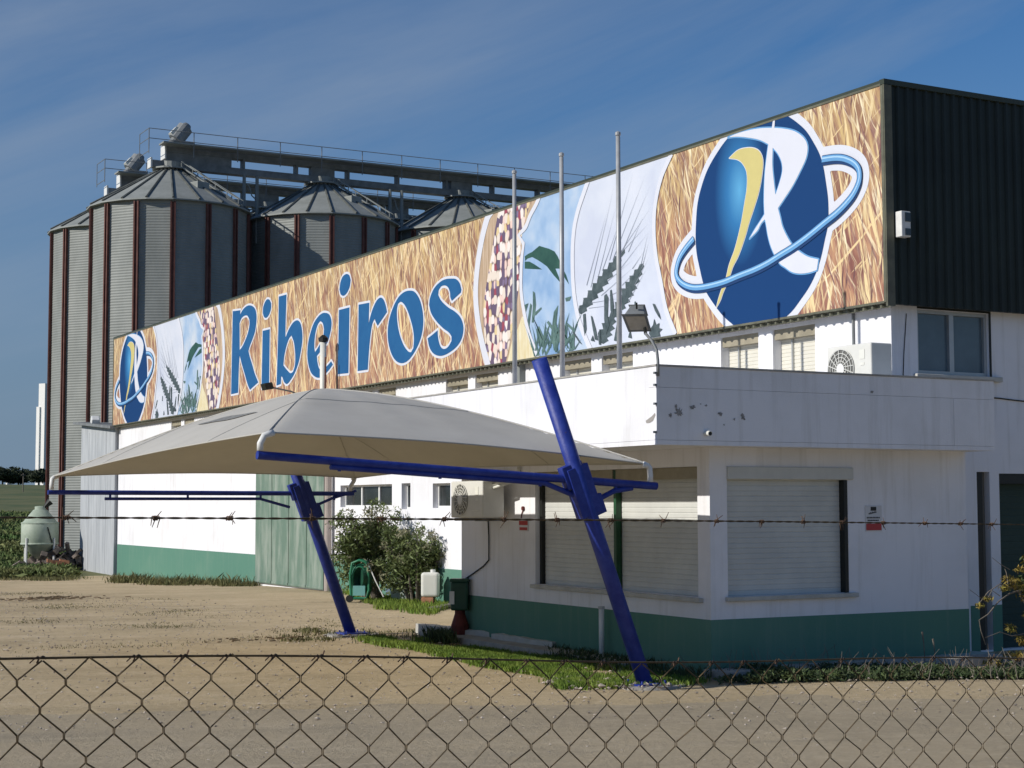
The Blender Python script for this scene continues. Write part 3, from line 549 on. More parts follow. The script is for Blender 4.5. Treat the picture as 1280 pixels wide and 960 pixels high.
# alarm / lamp box on the dark cladding
c=py(1129,281,Y0-.25); t=thing('wall_lamp','small white box lamp with dark lens on the dark corrugated cladding','lamp',(c.x,Y0-.21,c.z))
m=MB(); m.box(c.x-.10,c.x+.06,Y0-.33,Y0-.203,c.z-.17,c.z+.17); bevel(m.build('casing',M['whitemetal'],t),.01)
m=MB(); m.box(c.x-.04,c.x+.05,Y0-.338,Y0-.331,c.z+.03,c.z+.15); m.box(c.x-.04,c.x+.05,Y0-.338,Y0-.331,c.z-.15,c.z-.06); m.build('lens',M['glassdk'],t)
# thin pole with cap in front of the lettering, standing off the wall, and the small spotlight on its arm
c=px(404,455,14.2); t=thing('vent_pipe','short pale pipe with black cap in front of the large letter e','vent pipe',(14.2,c.y,3.2))
m=MB(); zt=px(404,428,14.2).z; m.tube([(14.2,c.y,3.0),(14.2,c.y,zt)],.075,12); m.build('pipe',M['plast'],t,smooth=True)
m=MB(); m.lathe((14.2,c.y,zt+.002),[(.05,0),(.11,.02),(.11,.10),(.03,.17)],12); m.build('cap',M['guide'],t)
m=MB(); m.tube([(14.2,c.y,3.05),(XL-.02,c.y,3.05)],.03,8); m.tube([(14.2,c.y-.14,3.05),(14.2,c.y-.14,zt-.35)],.022,6); m.build('bracket',M['redrib'],t)
c=px(334,483,13.6); t=thing('spotlight','small dark spotlight on a thin arm in front of the letter i','spotlight',(XL,c.y,c.z))
m=MB(); m.tube([(XL-.16,c.y+.0,c.z-.25),(14.2,c.y,c.z-.1),tuple(c)],.02,6); m.build('arm',M['galvdark'],t); m=MB(); m.obox(c,(.22,.05,.04),(0,.3,0),(-.05,0,.16)); bevel(m.build('lamp_head',M['guide'],t),.02)

# ---------------------------------------------------------------- parking canopy
YF1=15.35; YF2=23.58
ca=thing('parking_canopy','grey fabric parking canopy on two leaning blue steel posts in the dirt yard','canopy',(10.05,19.4,0))
cA=Vector((5.66,YF1,2.71)); cB=Vector((10.13,YF1,2.44)); cC=Vector((5.50,YF2,2.41)); cD=Vector((10.13,YF2,2.41)); pk=3.46
def cz(u,v):
    # u,v in -1..1 ; corners A(-1,-1) B(1,-1) C(-1,1) D(1,1)
    a=(1-u)/2; b=(1-v)/2
    uu=u*(1-.045*(1-v*v)); vv=v*(1-.03*(1-u*u))
    a_=(1-uu)/2; b_=(1-vv)/2
    e=cA*a_*b_+cB*(1-a_)*b_+cC*a_*(1-b_)+cD*(1-a_)*(1-b_)
    r=max(abs(u),abs(v)); r2=math.sqrt(u*u+v*v)/math.sqrt(2)
    us=u-.04*(1-u*u); ra=max(abs(us),abs(v)); rb=math.sqrt((us*us+v*v)/2); rr=.85*ra+.15*rb
    h=1-min(1,rr)**1.45
    zc=(cA.z*a*b+cB.z*(1-a)*b+cC.z*a*(1-b)+cD.z*(1-a)*(1-b))
    wr=.014*math.sin(7*math.atan2(v,u)*2+2*r)*(1-r)*r+.012*mnoise.noise(Vector((u*3,v*3,1)))*(1-r)
    return Vector((e.x,e.y,zc+(pk-2.49)*h+wr))
N=48; m=MB(); vs=[cz(-1+2*i/N,-1+2*j/N) for j in range(N+1) for i in range(N+1)]
m.add(vs,[(j*(N+1)+i,j*(N+1)+i+1,(j+1)*(N+1)+i+1,(j+1)*(N+1)+i) for j in range(N) for i in range(N)])
o=m.build('canopy_fabric',M['fabric'],ca,smooth=True)
m=MB(); rim=[cz(-1+2*i/N,-1) for i in range(N+1)]+[cz(1,-1+2*i/N) for i in range(1,N+1)]+[cz(1-2*i/N,1) for i in range(1,N+1)]+[cz(-1,1-2*i/N) for i in range(1,N+1)]
m.tube(rim,.010,6,False); m.build('hem',M['fabric'],o,smooth=True)
m=MB()
for (a,b) in (((-1,-1),(0,0)),((1,-1),(0,0)),((-1,1),(0,0)),((1,1),(0,0))):
    m=MB(); m.tube([cz(a[0]+(b[0]-a[0])*i/30,a[1]+(b[1]-a[1])*i/30)+Vector((0,0,.002)) for i in range(31)],.010,5); m.build('seam',M['fabric'],o,smooth=True)
for k_ in (-.5,.5):
    m=MB(); m.tube([cz(-1+2*i/40,k_)+Vector((0,0,.001)) for i in range(41)],.008,5); m.build('seam',M['fabric'],o,smooth=True)
m=MB()
# grey smear on the sunlit slope: thin patch laid on the cloth
pth=[(-.78,-.24),(-.76,-.10),(-.74,.06),(-.73,.2)]
for i in range(24):
    s0=i/24; s1=(i+1)/24
    def sm(s,w): return cz(-.80+.05*s,-.15+.62*s+w*0)+Vector((0,0,.006))
    w0=.035*math.sin(math.pi*s0)+.003; w1=.035*math.sin(math.pi*s1)+.003
    def q_(s,w): u=-.62+.02*s+w; v=-.35+.55*s; return cz(u,v)+Vector((-.004,0,.008))
    m.quad(q_(s0,-w0),q_(s1,-w1),q_(s1,w1),q_(s0,w0))
m.build('stain',M['tear'],o)
def frame(Y,bl,br,zl,zr,labelside):
    zb=lambda X: zl+(zr-zl)*(X-bl)/(br-bl)
    base=Vector((10.07,Y,0)); top=Vector((8.74,Y,3.56))
    m=MB(); m.tube([base+Vector((0,0,.02)),top],.086,20); po=m.build('post',M['blue'],ca,smooth=False)
    for p in po.data.polygons: p.use_smooth=len(p.vertices)==4
    m=MB(); m.box(9.88,10.30,Y-.19,Y+.19,.012,.032); 
    for a in (-.15,.15):
        for b in(-.14,.14): m.lathe((10.09+a,Y+b,.033),[(.014,0),(.014,.03)],6)
    m.build('base_plate',M['blue'],po)
    d=(top-base).normalized(); nx=Vector((d.z,0,-d.x))
    c=base+d*(zb(9.2)-.12)/d.z
    m=MB(); m.obox(c,nx*.27,(0,.15,0),d*.56); m.obox(c+d*.2-nx*.05,nx*.26,(0,.11,0),d*.25); m.obox(c-d*.2+nx*.06,nx*.26,(0,.12,0),d*.22); bevel(m.build('clamp_plate',M['blue'],ca),.006)
    m=MB(); m.tube([(bl,Y-.0,zl),(br,Y-.0,zr)],.043 if Y<20 else .034,14); m.build('beam',M['blue'],ca,smooth=False)
    return zb,c
zb1,c1=frame(YF1,5.55,10.24,2.485,2.195,1); zb2,c2=frame(YF2,5.42,10.10,2.18,2.165,2)
def chord(Y,P1): 
    m=MB(); m.tube(P1,.030 if Y<20 else .022,10); m.build('lower_chord',M['blue'],ca)
q1=[py(x,y,YF1) for x,y in ((413,583.5),(680,603.5),(722,621))]; chord(YF1,q1)
q2=[py(x,y,YF1) for x,y in ((742,627),(768,613.5),(790,610))]; chord(YF1,q2)
q3=[py(x,y,YF2) for x,y in ((131,623.5),(325,623.5),(362,634))]; chord(YF2,q3)
q4=[py(x,y,YF2) for x,y in ((390,634),(415,623),(445,613.5))]; chord(YF2,q4)
for Y,xs in ((YF1,(424,550,675,770)),(YF2,(138,235,326,418))):
    for x in xs:
        p=py(x,600,Y); zz=(zb1 if Y==YF1 else zb2)(p.x); zl=zz-.10
        m=MB(); m.tube([(p.x,Y,zl),(p.x,Y,zz)],.018,8); m.build('spacer',M['blue'],ca)
for cc,bx,bz_,Y in ((cA,5.58,2.49,YF1),(cB,10.16,2.20,YF1),(cC,5.47,2.18,YF2),(cD,10.05,2.165,YF2)):
    s=1 if cc.x<8 else -1
    m=MB(); b0=Vector((bx,Y,bz_+.04)); m.tube([b0,b0+Vector((0,0,.07)),b0+(cc-b0)*.65+Vector((-.01*s,0,.03)),cc+Vector((0,0,-.02)),cc+Vector((.06*s,0,.0))],.033,10); m.build('corner_prop',M['whitemetal'],ca,smooth=True)
# concrete footings
for k,(X,Y,lab) in enumerate(((10.07,YF1,'flat concrete footing under the near blue canopy post'),(10.08,YF2,'flat concrete footing under the far blue canopy post'))):
    m=MB(); pts=[]
    for i in range(12): a=2*math.pi*i/12; r=random.uniform(.85,1.15); pts.append((X+.42*r*math.cos(a),Y+.42*r*math.sin(a),-.05))
    m.prism(pts,(0,0,.062)); tag(m.build('footing',M['concrete']),lab,'footing','canopy post footings')
# ---------------------------------------------------------------- billboard
XS=XL-.225
bb=thing('billboard','long printed billboard with straw background, blue lettering and blue ringed R emblems','billboard',(XS,Y0,ZS))
SY0=16.38; SY1=54.14; SZ0=ZS+.02; SZ1=ZT-.01
def yz(p): q=px(p[0],p[1],XS); return (q.y,q.z)
def smooth(P,sub=6,corner=48):
    P=[np.array(p,float) for p in P]; n=len(P); out=[]
    def iscorner(i):
        a=P[i]-P[i-1]; b=P[(i+1)%n]-P[i]; 
        ang=abs(math.degrees(math.atan2(a[0]*b[1]-a[1]*b[0],a@b))); return ang>corner
    C=[iscorner(i) for i in range(n)]
    for i in range(n):
        p1,p2=P[i],P[(i+1)%n]; L=np.linalg.norm(p2-p1)
        m1=(p2-p1) if C[i] else (p2-P[i-1])*L/(np.linalg.norm(p2-p1)+np.linalg.norm(p1-P[i-1])+1e-9)
        p3=P[(i+2)%n]; m2=(p2-p1) if C[(i+1)%n] else (p3-p1)*L/(L+np.linalg.norm(p3-p2)+1e-9)
        for k in range(sub):
            t=k/sub; out.append((2*t**3-3*t*t+1)*p1+(t**3-2*t*t+t)*m1+(-2*t**3+3*t*t)*p2+(t**3-t*t)*m2)
    return [tuple(o) for o in out]
def sdf(polys,GX,GY):
    """signed distance (negative inside, even-odd over the polygons)"""
    D=np.full(GX.shape,1e9); ins=np.zeros(GX.shape,bool)
    for P in polys:
        P=np.array(P); Q=np.roll(P,-1,0)
        for a,b in zip(P,Q):
            e=b-a; wx=GX-a[0]; wy=GY-a[1]; L=e@e+1e-12; t=np.clip((wx*e[0]+wy*e[1])/L,0,1)
            dx=wx-e[0]*t; dy=wy-e[1]*t; D=np.minimum(D,dx*dx+dy*dy)
            c=((a[1]>GY)!=(b[1]>GY)); 
            with np.errstate(divide='ignore',invalid='ignore'): xx=(b[0]-a[0])*(GY-a[1])/(b[1]-a[1] if b[1]!=a[1] else 1e-12)+a[0]
            ins^=(c&(GX<xx))
    D=np.sqrt(D); return np.where(ins,-D,D)
def contours(F,xs,ys):
    """marching squares at zero -> closed loops"""
    ny,nx=F.shape; seg={}
    def ip(a,b,va,vb): t=va/(va-vb); return (a[0]+(b[0]-a[0])*t,a[1]+(b[1]-a[1])*t)
    I=F<0; cell=I[:-1,:-1]*1+I[:-1,1:]*2+I[1:,1:]*4+I[1:,:-1]*8
    nxt={};pos={}
    def key(e,i,j): return (e,i,j)
    def edge(name,i,j):
        if name=='b': k=('h',i,j);a=(xs[j],ys[i]);b=(xs[j+1],ys[i]);va,vb=F[i,j],F[i,j+1]
        elif name=='t': k=('h',i+1,j);a=(xs[j],ys[i+1]);b=(xs[j+1],ys[i+1]);va,vb=F[i+1,j],F[i+1,j+1]
        elif name=='l': k=('v',i,j);a=(xs[j],ys[i]);b=(xs[j],ys[i+1]);va,vb=F[i,j],F[i+1,j]
        else: k=('v',i,j+1);a=(xs[j+1],ys[i]);b=(xs[j+1],ys[i+1]);va,vb=F[i,j+1],F[i+1,j+1]
        pos[k]=ip(a,b,va,vb); return k
    T={1:[('l','b')],2:[('b','r')],3:[('l','r')],4:[('r','t')],5:[('l','t'),('r','b')],6:[('b','t')],7:[('l','t')],8:[('t','l')],9:[('t','b')],10:[('b','l'),('t','r')],11:[('t','r')],12:[('r','l')],13:[('r','b')],14:[('b','l')]}
    for i,j in zip(*np.nonzero((cell>0)&(cell<15))):
        for a,b in T[int(cell[i,j])]: nxt[edge(a,i,j)]=edge(b,i,j)
    loops=[]
    while nxt:
        k0=next(iter(nxt)); k=k0; lp=[]
        while k in nxt: lp.append(pos[k]); k=nxt.pop(k)
        if len(lp)>8: loops.append(lp)
    return loops
def fill(name,loops,X,m,parent):
    c=bpy.data.curves.new(name,'CURVE'); c.dimensions='2D'; c.fill_mode='BOTH'
    for lp in loops:
        sp=c.splines.new('POLY'); sp.points.add(len(lp)-1); sp.use_cyclic_u=True
        sp.points.foreach_set('co',[w for y,z in lp for w in (-y,z,0,1)])
    o=bpy.data.objects.new(name,c); COL.objects.link(o); dg=bpy.context.evaluated_depsgraph_get(); dg.update()
    me=bpy.data.meshes.new_from_object(o.evaluated_get(dg)); bpy.data.objects.remove(o); bpy.data.curves.remove(c)
    co=np.zeros(len(me.vertices)*3); me.vertices.foreach_get('co',co); co=co.reshape(-1,3)
    nw=np.stack([np.full(len(co),X),-co[:,0],co[:,1]],1); me.vertices.foreach_set('co',nw.ravel()); me.materials.clear(); me.materials.append(m); me.update(); me.name=name
    ob=bpy.data.objects.new(name,me); COL.objects.link(ob); ob.parent=parent; ob.matrix_parent_inverse=parent.matrix_basis.inverted(); return ob
def grown(sets,off,cell=.018,clip=True,pad=.25):
    """union of several shapes grown by off metres, cut at the billboard's edge"""
    allp=np.array([p for s in sets for P in s for p in P]); x0,y0=allp.min(0)-pad; x1,y1=allp.max(0)+pad
    xs=np.arange(x0,x1,cell); ys=np.arange(y0,y1,cell); GX,GY=np.meshgrid(xs,ys); F=np.full(GX.shape,1e9)
    for s in sets: F=np.minimum(F,sdf(s,GX,GY)-off)
    if clip: F=np.maximum(F,np.maximum(np.maximum(SZ0-GY,GY-SZ1),np.maximum(SY0-GX,GX-SY1)))
    F[0,:]=F[-1,:]=1;F[:,0]=F[:,-1]=1
    F=np.where(np.abs(F)<1e-7,1e-7,F)
    return contours(F,xs,ys)
m=MB(); m.box(XS,XS+.06,SY0,SY1,SZ0,SZ1); m.build('straw_panel',M['straw'],bb)
m=MB(); 
for a in ((SY0-.05,SY0,SZ0-.02,SZ1),): m.box(XS-.015,XS+.06,a[0],a[1]-.001,a[2],a[3])
m.box(XS-.012,XS+.06,SY0,SY1,SZ1,SZ1+.03); m.box(XS-.012,XS+.06,SY0,SY1,SZ0-.03,SZ0-.001); m.box(XS-.012,XS+.06,SY1+.001,SY1+.06,SZ0-.03,SZ1+.03)
m.build('border_frame',M['cladside'],bb)
def T(ox,oy,s,pts): return [(ox+a/s,oy+b/s) for a,b in pts]
def zone(P0): return [yz(p) for p in P0]
# --- picture panels (right set), mirrored again for the left set
bS=[(841,190),(834,205),(826.7,223),(820,253),(818,283),(820,317),(826.7,353),(833,387),(845,418)]
bW=[(737,222),(730,242),(723,263),(718,287),(716,320),(718,367),(725,403),(740,440)]
bB=[(676,243),(671,255),(663,270),(658,283),(649,294),(655,305),(653,320),(652,337.5),(652,364),(655.6,390),(662,418),(675,450)]
bC=[(611,262),(605,273),(597.7,300),(593,337.5),(592,370),(594,403),(600,431.6),(608,460)]
bK=[(629,255),(623,266),(614,322),(605,381),(606,420),(610,460)]
bK2=[(672,240),(663,254),(657,275),(652,300),(650,340),(648,365),(642.5,403),(632,455)]
bC2=[(621,262),(615,269.7),(606,307),(600,342),(598,372.5),(602,403),(607,431),(614,458)]
def band(l,r): return [yz(p) for p in l]+[yz(p) for p in reversed(r)]
def clip_panel(P,off=0,cell=.03): return grown([[P]],off,cell)
MIR=70.87
def mir(L): return [[(MIR-y,z) for y,z in reversed(lp)] for lp in L]
def panel(name,P,off,dx,m,cell=.03,par=bb):
    L=clip_panel(smooth(P,3,60),off,cell); fill(name,L,XS-dx,M[m],par)
    Lm=mir(L); fill(name,Lm,XS-dx,M[m],par)
def mline(name,line,w,dx,m):
    P=[yz(p) for p in line]; a=[];b=[]
    for i,p in enumerate(P): 
        q=P[min(i+1,len(P)-1)]; r=P[max(i-1,0)]; d=np.array(q)-np.array(r); d/=np.linalg.norm(d)+1e-9; nn=np.array([-d[1],d[0]])*w; a.append(tuple(np.array(p)+nn)); b.append(tuple(np.array(p)-nn))
    L=clip_panel(smooth(a+b[::-1],3,60),0,.02); fill(name,L,XS-dx,M[m],bb); fill(name,mir(L),XS-dx,M[m],bb)
panel('wheat_panel',band(bW,bS),0,.003,'ppale')
panel('sky_panel',band(bB,bW),0,.003,'psky')
panel('husk_panel',band(bC,bB),0,.003,'husk')
panel('corn_panel',band(bK,bK2),0,.006,'corn')
panel('cream_husk',[yz(p) for p in ((653,395),(648,410),(641,425),(634,455),(673,452),(664,425),(656,398))],0,.009,'cream')
mline('white_edge',[((a[0]+b[0])/2,(a[1]+b[1])/2) for a,b in zip(bC,bC2)],.10,.009,'signwhite')
mline('white_edge',bB,.055,.012,'signwhite')
mline('white_edge',bW,.06,.012,'signwhite')
mline('white_edge',bS,.05,.012,'signwhite')
# leaf and blades of the sky panel, stalks and ears of the wheat panel
def shapes(name,plist,dx,m,smoothit=False,mirror=True):
    L=[]
    for P in plist: 
        q=[yz(p) for p in P]; q=[(min(max(y,SY0),SY1),min(max(z,SZ0+.01),SZ1-.01)) for y,z in q]; L.append(q)
    for mm in (0,1):
        if len(L)<16:
            for k,lp in enumerate(L):
                lq=[(MIR-y,z) for y,z in lp] if mm else lp
                mb=MB(); mb.add([(XS-dx-.0002*(k%12),y,z) for y,z in lq],[tuple(range(len(lq)))]); mb.build(name,M[m],bb)
        else:
            mb=MB()
            for k,lp in enumerate(L):
                lq=[(MIR-y,z) for y,z in lp] if mm else lp
                mb.add([(XS-dx-.0002*(k%12),y,z) for y,z in lq],[tuple(range(len(lq)))])
            mb.build(name,M[m],bb)
z=lambda pts:T(590,250,4.571,pts)
shapes('print_leaf',[z([(303,322),(322,308),(345,297),(386,262),(412,270),(440,278),(472,293),(490,320),(508,360),(520,395),(497,392),(478,392),(498,440),(503,468),(470,432),(430,380),(400,358),(375,342),(345,326),(318,335),(305,348)]),z([(303,352),(330,352),(362,370),(402,397),(303,392)]),z([(522,395),(540,430),(556,482),(535,452),(520,425)])],.006,'leafprint')
bl=[]
for a in ([(350,520),(362,530),(368,600),(355,700),(343,700),(350,610)],[(352,650),(398,612),(400,622),(365,660)],[(318,700),(335,590),(345,600),(330,720),(345,790),(335,800)],[(300,600),(325,590),(310,640)],[(370,740),(385,720),(420,800),(410,850),(395,830)],[(400,860),(430,790),(440,800),(405,900)],[(470,860),(455,760),(470,640),(495,600),(485,700),(495,860)],[(480,800),(520,720),(525,735),(495,830)],[(500,880),(530,760),(550,700),(545,800),(520,890)],[(500,700),(470,760),(430,700),(440,690),(475,740)],[(380,900),(360,860),(340,840),(345,830),(372,845),(392,890)],[(535,560),(570,550),(560,575),(540,580)],[(545,700),(590,740),(585,755),(548,720)],[(555,880),(575,780),(592,770),(585,850),(565,890)],[(420,880),(450,820),(458,830),(430,900)]): bl.append(z(a))
shapes('print_blade',bl,.009,'stalk')
bl2=[]
rr=random.Random(3)
for i in range(46):
    x=rr.uniform(300,585); y=rr.uniform(780,930)-.11*(x-300)*0; l_=rr.uniform(70,200); a=rr.uniform(-.5,.5); w=rr.uniform(3,7)
    if x<300+max(0,(y-640))*.24: continue
    bl2.append(z([(x-w,y),(x+l_*math.sin(a)*.6-1,y-l_*.6),(x+l_*math.sin(a)*1.2,y-l_),(x+l_*math.sin(a)*.6+w*.8,y-l_*.55),(x+w,y)]))
shapes('print_grass',bl2,.0125,'stalk')
z2=lambda pts:T(700,190,3.84,pts)
def ear(x0,y0,x1,y1,w,n=9):
    d=np.array([x1-x0,y1-y0],float); L=np.linalg.norm(d); d/=L; nn=np.array([-d[1],d[0]]); l=[];r=[]
    for i in range(n):
        for f,ww in ((0,.55),(.62,1.0),(.7,1.15)):
            s=(i+f)/n; e=math.sin(math.pi*min(1,.12+s*.86))**.6; p=np.array([x0,y0])+d*L*s
            l.append(tuple(p+nn*w*ww*e)); r.append(tuple(p-nn*w*ww*e))
    return z2(l+[(x1,y1)]+r[::-1])
shapes('print_ear',[ear(95,775,312,468,29),ear(200,918,262,765,32,5),ear(262,790,400,535,31,8)],.006,'ear')
aw=[]
def awn(a,b,w=1.6): 
    d=np.array(b,float)-np.array(a); nn=np.array([-d[1],d[0]])/np.linalg.norm(d)*w; A=np.array(a,float); nn=nn*.55; aw.append(z2([tuple(A+nn),tuple(A-nn),b]))
for a,b in (((150,650),(265,150)),((180,620),(270,260)),((205,570),(300,300)),((240,520),(355,90)),((255,520),(415,100)),((280,500),(445,255)),((290,490),(430,340)),((230,620),(350,520)),((270,590),(430,380)),((200,690),(370,540)),((300,480),(440,150)),((330,480),(400,310)),((150,725),(300,700)),((140,750),(260,735)),((330,720),(425,545)),((360,640),(430,505)),((390,545),(425,385)),((300,640),(380,560)),((395,560),(428,430)),((240,690),(350,640)),((130,640),(235,260)),((350,560),(410,470))): awn(a,b,2.2)
shapes('print_awn',aw,.0095,'awn')
shapes('print_stalk',[z2(a) for a in ([(113,780),(125,775),(130,850),(122,885),(116,850)],[(150,785),(158,790),(175,850),(185,905),(170,900),(160,850)],[(215,690),(225,680),(235,700),(232,790),(240,830),(222,880),(215,800)],[(243,665),(250,660),(262,740),(255,790),(245,760)],[(360,720),(366,716),(370,760),(362,765)],[(447,728),(458,730),(480,775),(488,805),(475,790),(458,760)],[(435,850),(450,830),(455,800),(465,830),(480,820),(478,845),(495,850),(480,865),(485,885),(440,895),(430,870)],[(150,905),(160,880),(170,910)],[(330,890),(340,850),(348,895)],[(262,905),(280,800),(300,760),(290,840),(280,910)],[(95,915),(60,860),(70,865),(110,925)],[(190,925),(185,870),(195,850),(200,925)])],.0128,'ear')
# --- lettering
R1L=lambda p:T(280,370,7.385,p); R2L=lambda p:T(360,330,6,p); R3L=lambda p:T(470,330,6.857,p); R4L=lambda p:T(360,380,8,p)
letters=[
 [R1L([(84,140),(120,136),(153,131),(152,172),(175,128),(205,98),(235,86),(268,95),(292,125),(302,180),(300,250),(288,330),(265,400),(240,465),(228,508),(240,560),(262,630),(285,712),(318,797),(242,866),(222,820),(192,715),(165,622),(147,548),(140,650),(132,893),(68,907)]),R1L([(146,250),(165,205),(195,181),(220,184),(236,215),(238,260),(226,330),(200,405),(172,465),(147,500)])],
 [R1L([(400,31),(422,35),(438,68),(436,118),(420,168),(396,200),(374,196),(361,160),(364,105),(380,58)])],
 [R1L([(360,322),(425,306),(418,835),(349,852)])],
 [R1L([(509,5),(579,-14),(574,150),(570,300),(570,385),(600,310),(640,246),(678,224),(705,245),(722,310),(726,400),(712,510),(692,610),(656,710),(618,775),(585,812),(558,795),(540,747),(530,745),(527,812),(488,827),(495,600),(504,300)]),R1L([(625,364),(648,430),(660,540),(657,640),(640,700),(615,712),(575,672),(551,640),(558,560),(577,470),(602,395)])],
 [R4L([(372,88),(412,102),(434,150),(438,210),(425,290),(398,383),(345,452),(291,520),(297,580),(312,640),(335,662),(362,652),(400,612),(434,572),(452,606),(402,672),(350,722),(308,738),(268,724),(230,680),(206,600),(196,500),(206,380),(227,290),(262,190),(312,118),(345,93)]),R4L([(325,171),(350,192),(363,250),(356,320),(332,382),(300,440),(272,482),(266,430),(269,350),(281,270),(301,205)])],
 [R2L([(440,75),(462,85),(472,120),(465,170),(445,215),(420,238),(398,228),(388,190),(395,140),(412,95)])],
 [R2L([(385,345),(463,325),(455,818),(375,826)])],
 [R2L([(532,305),(612,290),(607,450),(618,400),(640,330),(668,274),(695,252),(717,264),(735,310),(745,360),(708,415),(675,463),(663,440),(652,412),(638,440),(627,490),(612,620),(600,792),(525,803)])],
 [R3L([(295,228),(335,240),(375,300),(398,380),(408,480),(400,580),(375,670),(330,760),(280,825),(230,850),(180,835),(140,780),(112,690),(103,590),(115,480),(150,370),(195,285),(245,240)]),R3L([(215,324),(245,347),(275,405),(300,480),(320,560),(328,640),(323,720),(303,757),(280,750),(245,705),(215,635),(195,560),(183,470),(182,390),(192,340)])],
 [R3L([(650,125),(690,130),(720,165),(735,220),(730,245),(692,280),(653,316),(640,285),(637,245),(622,203),(595,184),(562,192),(540,225),(536,265),(560,312),(620,370),(680,408),(728,460),(751,530),(748,600),(728,660),(688,715),(630,760),(575,785),(530,785),(490,762),(460,710),(445,638),(485,607),(531,568),(533,620),(545,680),(562,716),(590,728),(622,708),(650,660),(650,620),(628,588),(580,552),(520,490),(475,420),(458,350),(466,290),(500,210),(555,152),(600,130)])],
]
LT=[[smooth([yz(p) for p in poly],5,42) for poly in L] for L in letters]
fill('letter_outline',grown(LT,.052,.016),XS-.004,M['signwhite'],bb)
for L in LT: fill('letter',L,XS-.009,M['letter'],bb)
# --- emblem
disc=[(914.5,404),(903.5,394),(893.3,380.8),(883.1,364.8),(878.8,351.7),(875.1,335.6),(871.5,318),(870,299),(870.6,276),(872.5,254),(877.2,233.8),(885,211.9),(897.5,190),(910.8,172),(925,160),(945,149),(965,142),(980,142),(986,145.5),(996.9,153.3),(1007.8,163.4),(1017,177.5),(1025,193),(1029.7,208.8),(1032.8,227.5),(1035.6,249.4),(1036,272.8),(1034.6,286),(1031.7,299),(1027.3,319.6),(1021.5,338.5),(1012.7,357.5),(1001,375),(988.6,391),(960,414),(935,420)]
disc=smooth([yz(p) for p in disc],4,70)
ring=[(868.5,298.4),(858.3,310.8),(851,322.5),(847.4,334),(846.7,343),(849.6,350),(856.9,356),(867,359.3),(878.8,359),(893.3,356),(907.9,351.7),(925.4,344.4),(944.4,337),(961,328.6),(977,318.6),(993.8,308.2),(1013.5,293.6),(1032.8,277.8),(1046.9,266.6),(1059.4,254),(1068.8,241.6),(1075,227.5),(1075.8,216.6),(1073.4,208.8),(1067,202.5),(1056,198),(1043.8,197.3),(1028.9,199.4)]
def open_smooth(P,sub=5):
    P=[np.array(p,float) for p in P]; out=[]
    for i in range(len(P)-1):
        p0=P[max(i-1,0)];p1=P[i];p2=P[i+1];p3=P[min(i+2,len(P)-1)]
        for k in range(sub):
            t=k/sub; out.append(.5*((2*p1)+(-p0+p2)*t+(2*p0-5*p1+4*p2-p3)*t*t+(-p0+3*p1-3*p2+p3)*t**3))
    out.append(P[-1]); return out
rl=open_smooth([yz(p) for p in ring])
def ribbon(c,w,dy=0,dz=0):
    a=[];b=[];n=len(c)
    for i in range(n):
        d=c[min(i+1,n-1)]-c[max(i-1,0)]; d=d/(np.linalg.norm(d)+1e-9); nn=np.array([-d[1],d[0]]); p=c[i]+np.array([dy,dz]); a.append(tuple(p+nn*w)); b.append(tuple(p-nn*w))
    return a+b[::-1]
white1=[(910.8,172),(921,167.5),(935,163.4),(950.6,160.6),(965.6,160),(981,161),(993.8,164),(1003,169.7),(1008.6,176.7),(1010.6,185.3),(1008.6,197.8),(1001.6,213.4),(992,232),(981,249),(973.4,260.3),(976.6,272.8),(979,283),(985,296),(992,307),(1001,315),(1011,321),(1024,324.3),(1022,337.5),(1012.7,340.7),(1001,342),(990.8,340),(982,334),(976,329.8),(970.4,321),(964.6,308),(961,294.8),(958.8,281.7),(957.2,274),(952,280),(948,288),(937.8,298.5),(944.4,287),(951,277),(956.6,268),(956,249),(957,218),(959.4,196),(961.5,180.3),(950.6,175),(935,172),(922,171)]
hole1=[(966.9,184.5),(973.4,192.3),(978,202.5),(979,213.4),(975.8,227.5),(970.3,244),(968.4,227.5),(966.5,207)]
vline=[(967.6,148),(970,147),(968.9,161),(965.6,161)]
gold=[(912.3,197.8),(922.5,188.4),(931.9,185.3),(942.8,185.3),(950.6,190),(954.5,201),(953,221),(949,241.6),(942.8,261.9),(936.6,280.6),(932.7,294.8),(924,319.6),(916.7,334),(911.6,350),(904.5,366),(901.4,375),(896.3,384.5),(899,373.5),(902.8,361.9),(907.9,349.5),(912.3,331),(919.6,310.8),(927,280.6),(931.9,252.5),(934.7,233.8),(934.2,215),(928.8,204),(922.5,199.4)]
tipw=[(906.5,361),(901.4,375),(896.3,384.5),(899,373.5),(902.6,361.5)]
W1=[smooth([yz(p) for p in white1],4,50),smooth([yz(p) for p in hole1],4,60)]; G1=smooth([yz(p) for p in gold],4,60)
clipD=lambda loops: loops
lay=[('emblem_border',grown([[disc],[ribbon(rl,.06)]],.115,.016),.004,'signwhite'),
     ('emblem_disc',grown([[disc]],0,.016),.008,'globe'),
     ('gold_swoosh_edge',grown([[G1]],.012,.012),.0115,'signwhite'),
     ('gold_swoosh',[G1],.015,'yellow'),
     ('white_swoosh_edge',grown([W1],.02,.012),.0115,'ringblue'),
     ('white_swoosh',grown([W1,[[yz(p) for p in vline]]],0,.012),.0155,'signwhite'),
     ('ring_shadow',grown([[ribbon(rl,.042,-.005,-.045)]],0,.014),.0185,'ringdk'),
     ('ring_edge',grown([[ribbon(rl,.054)]],0,.014),.0215,'ringdk'),
     ('ring',[ribbon(rl,.043)],.0245,'ringblue'),
     ('ring_highlight',[ribbon(rl,.011,.0,.012)],.0265,'skyhl')]
M['skyhl']=mat('print_sky_highlight',(.36,.58,.82),.5,0,var=.03)
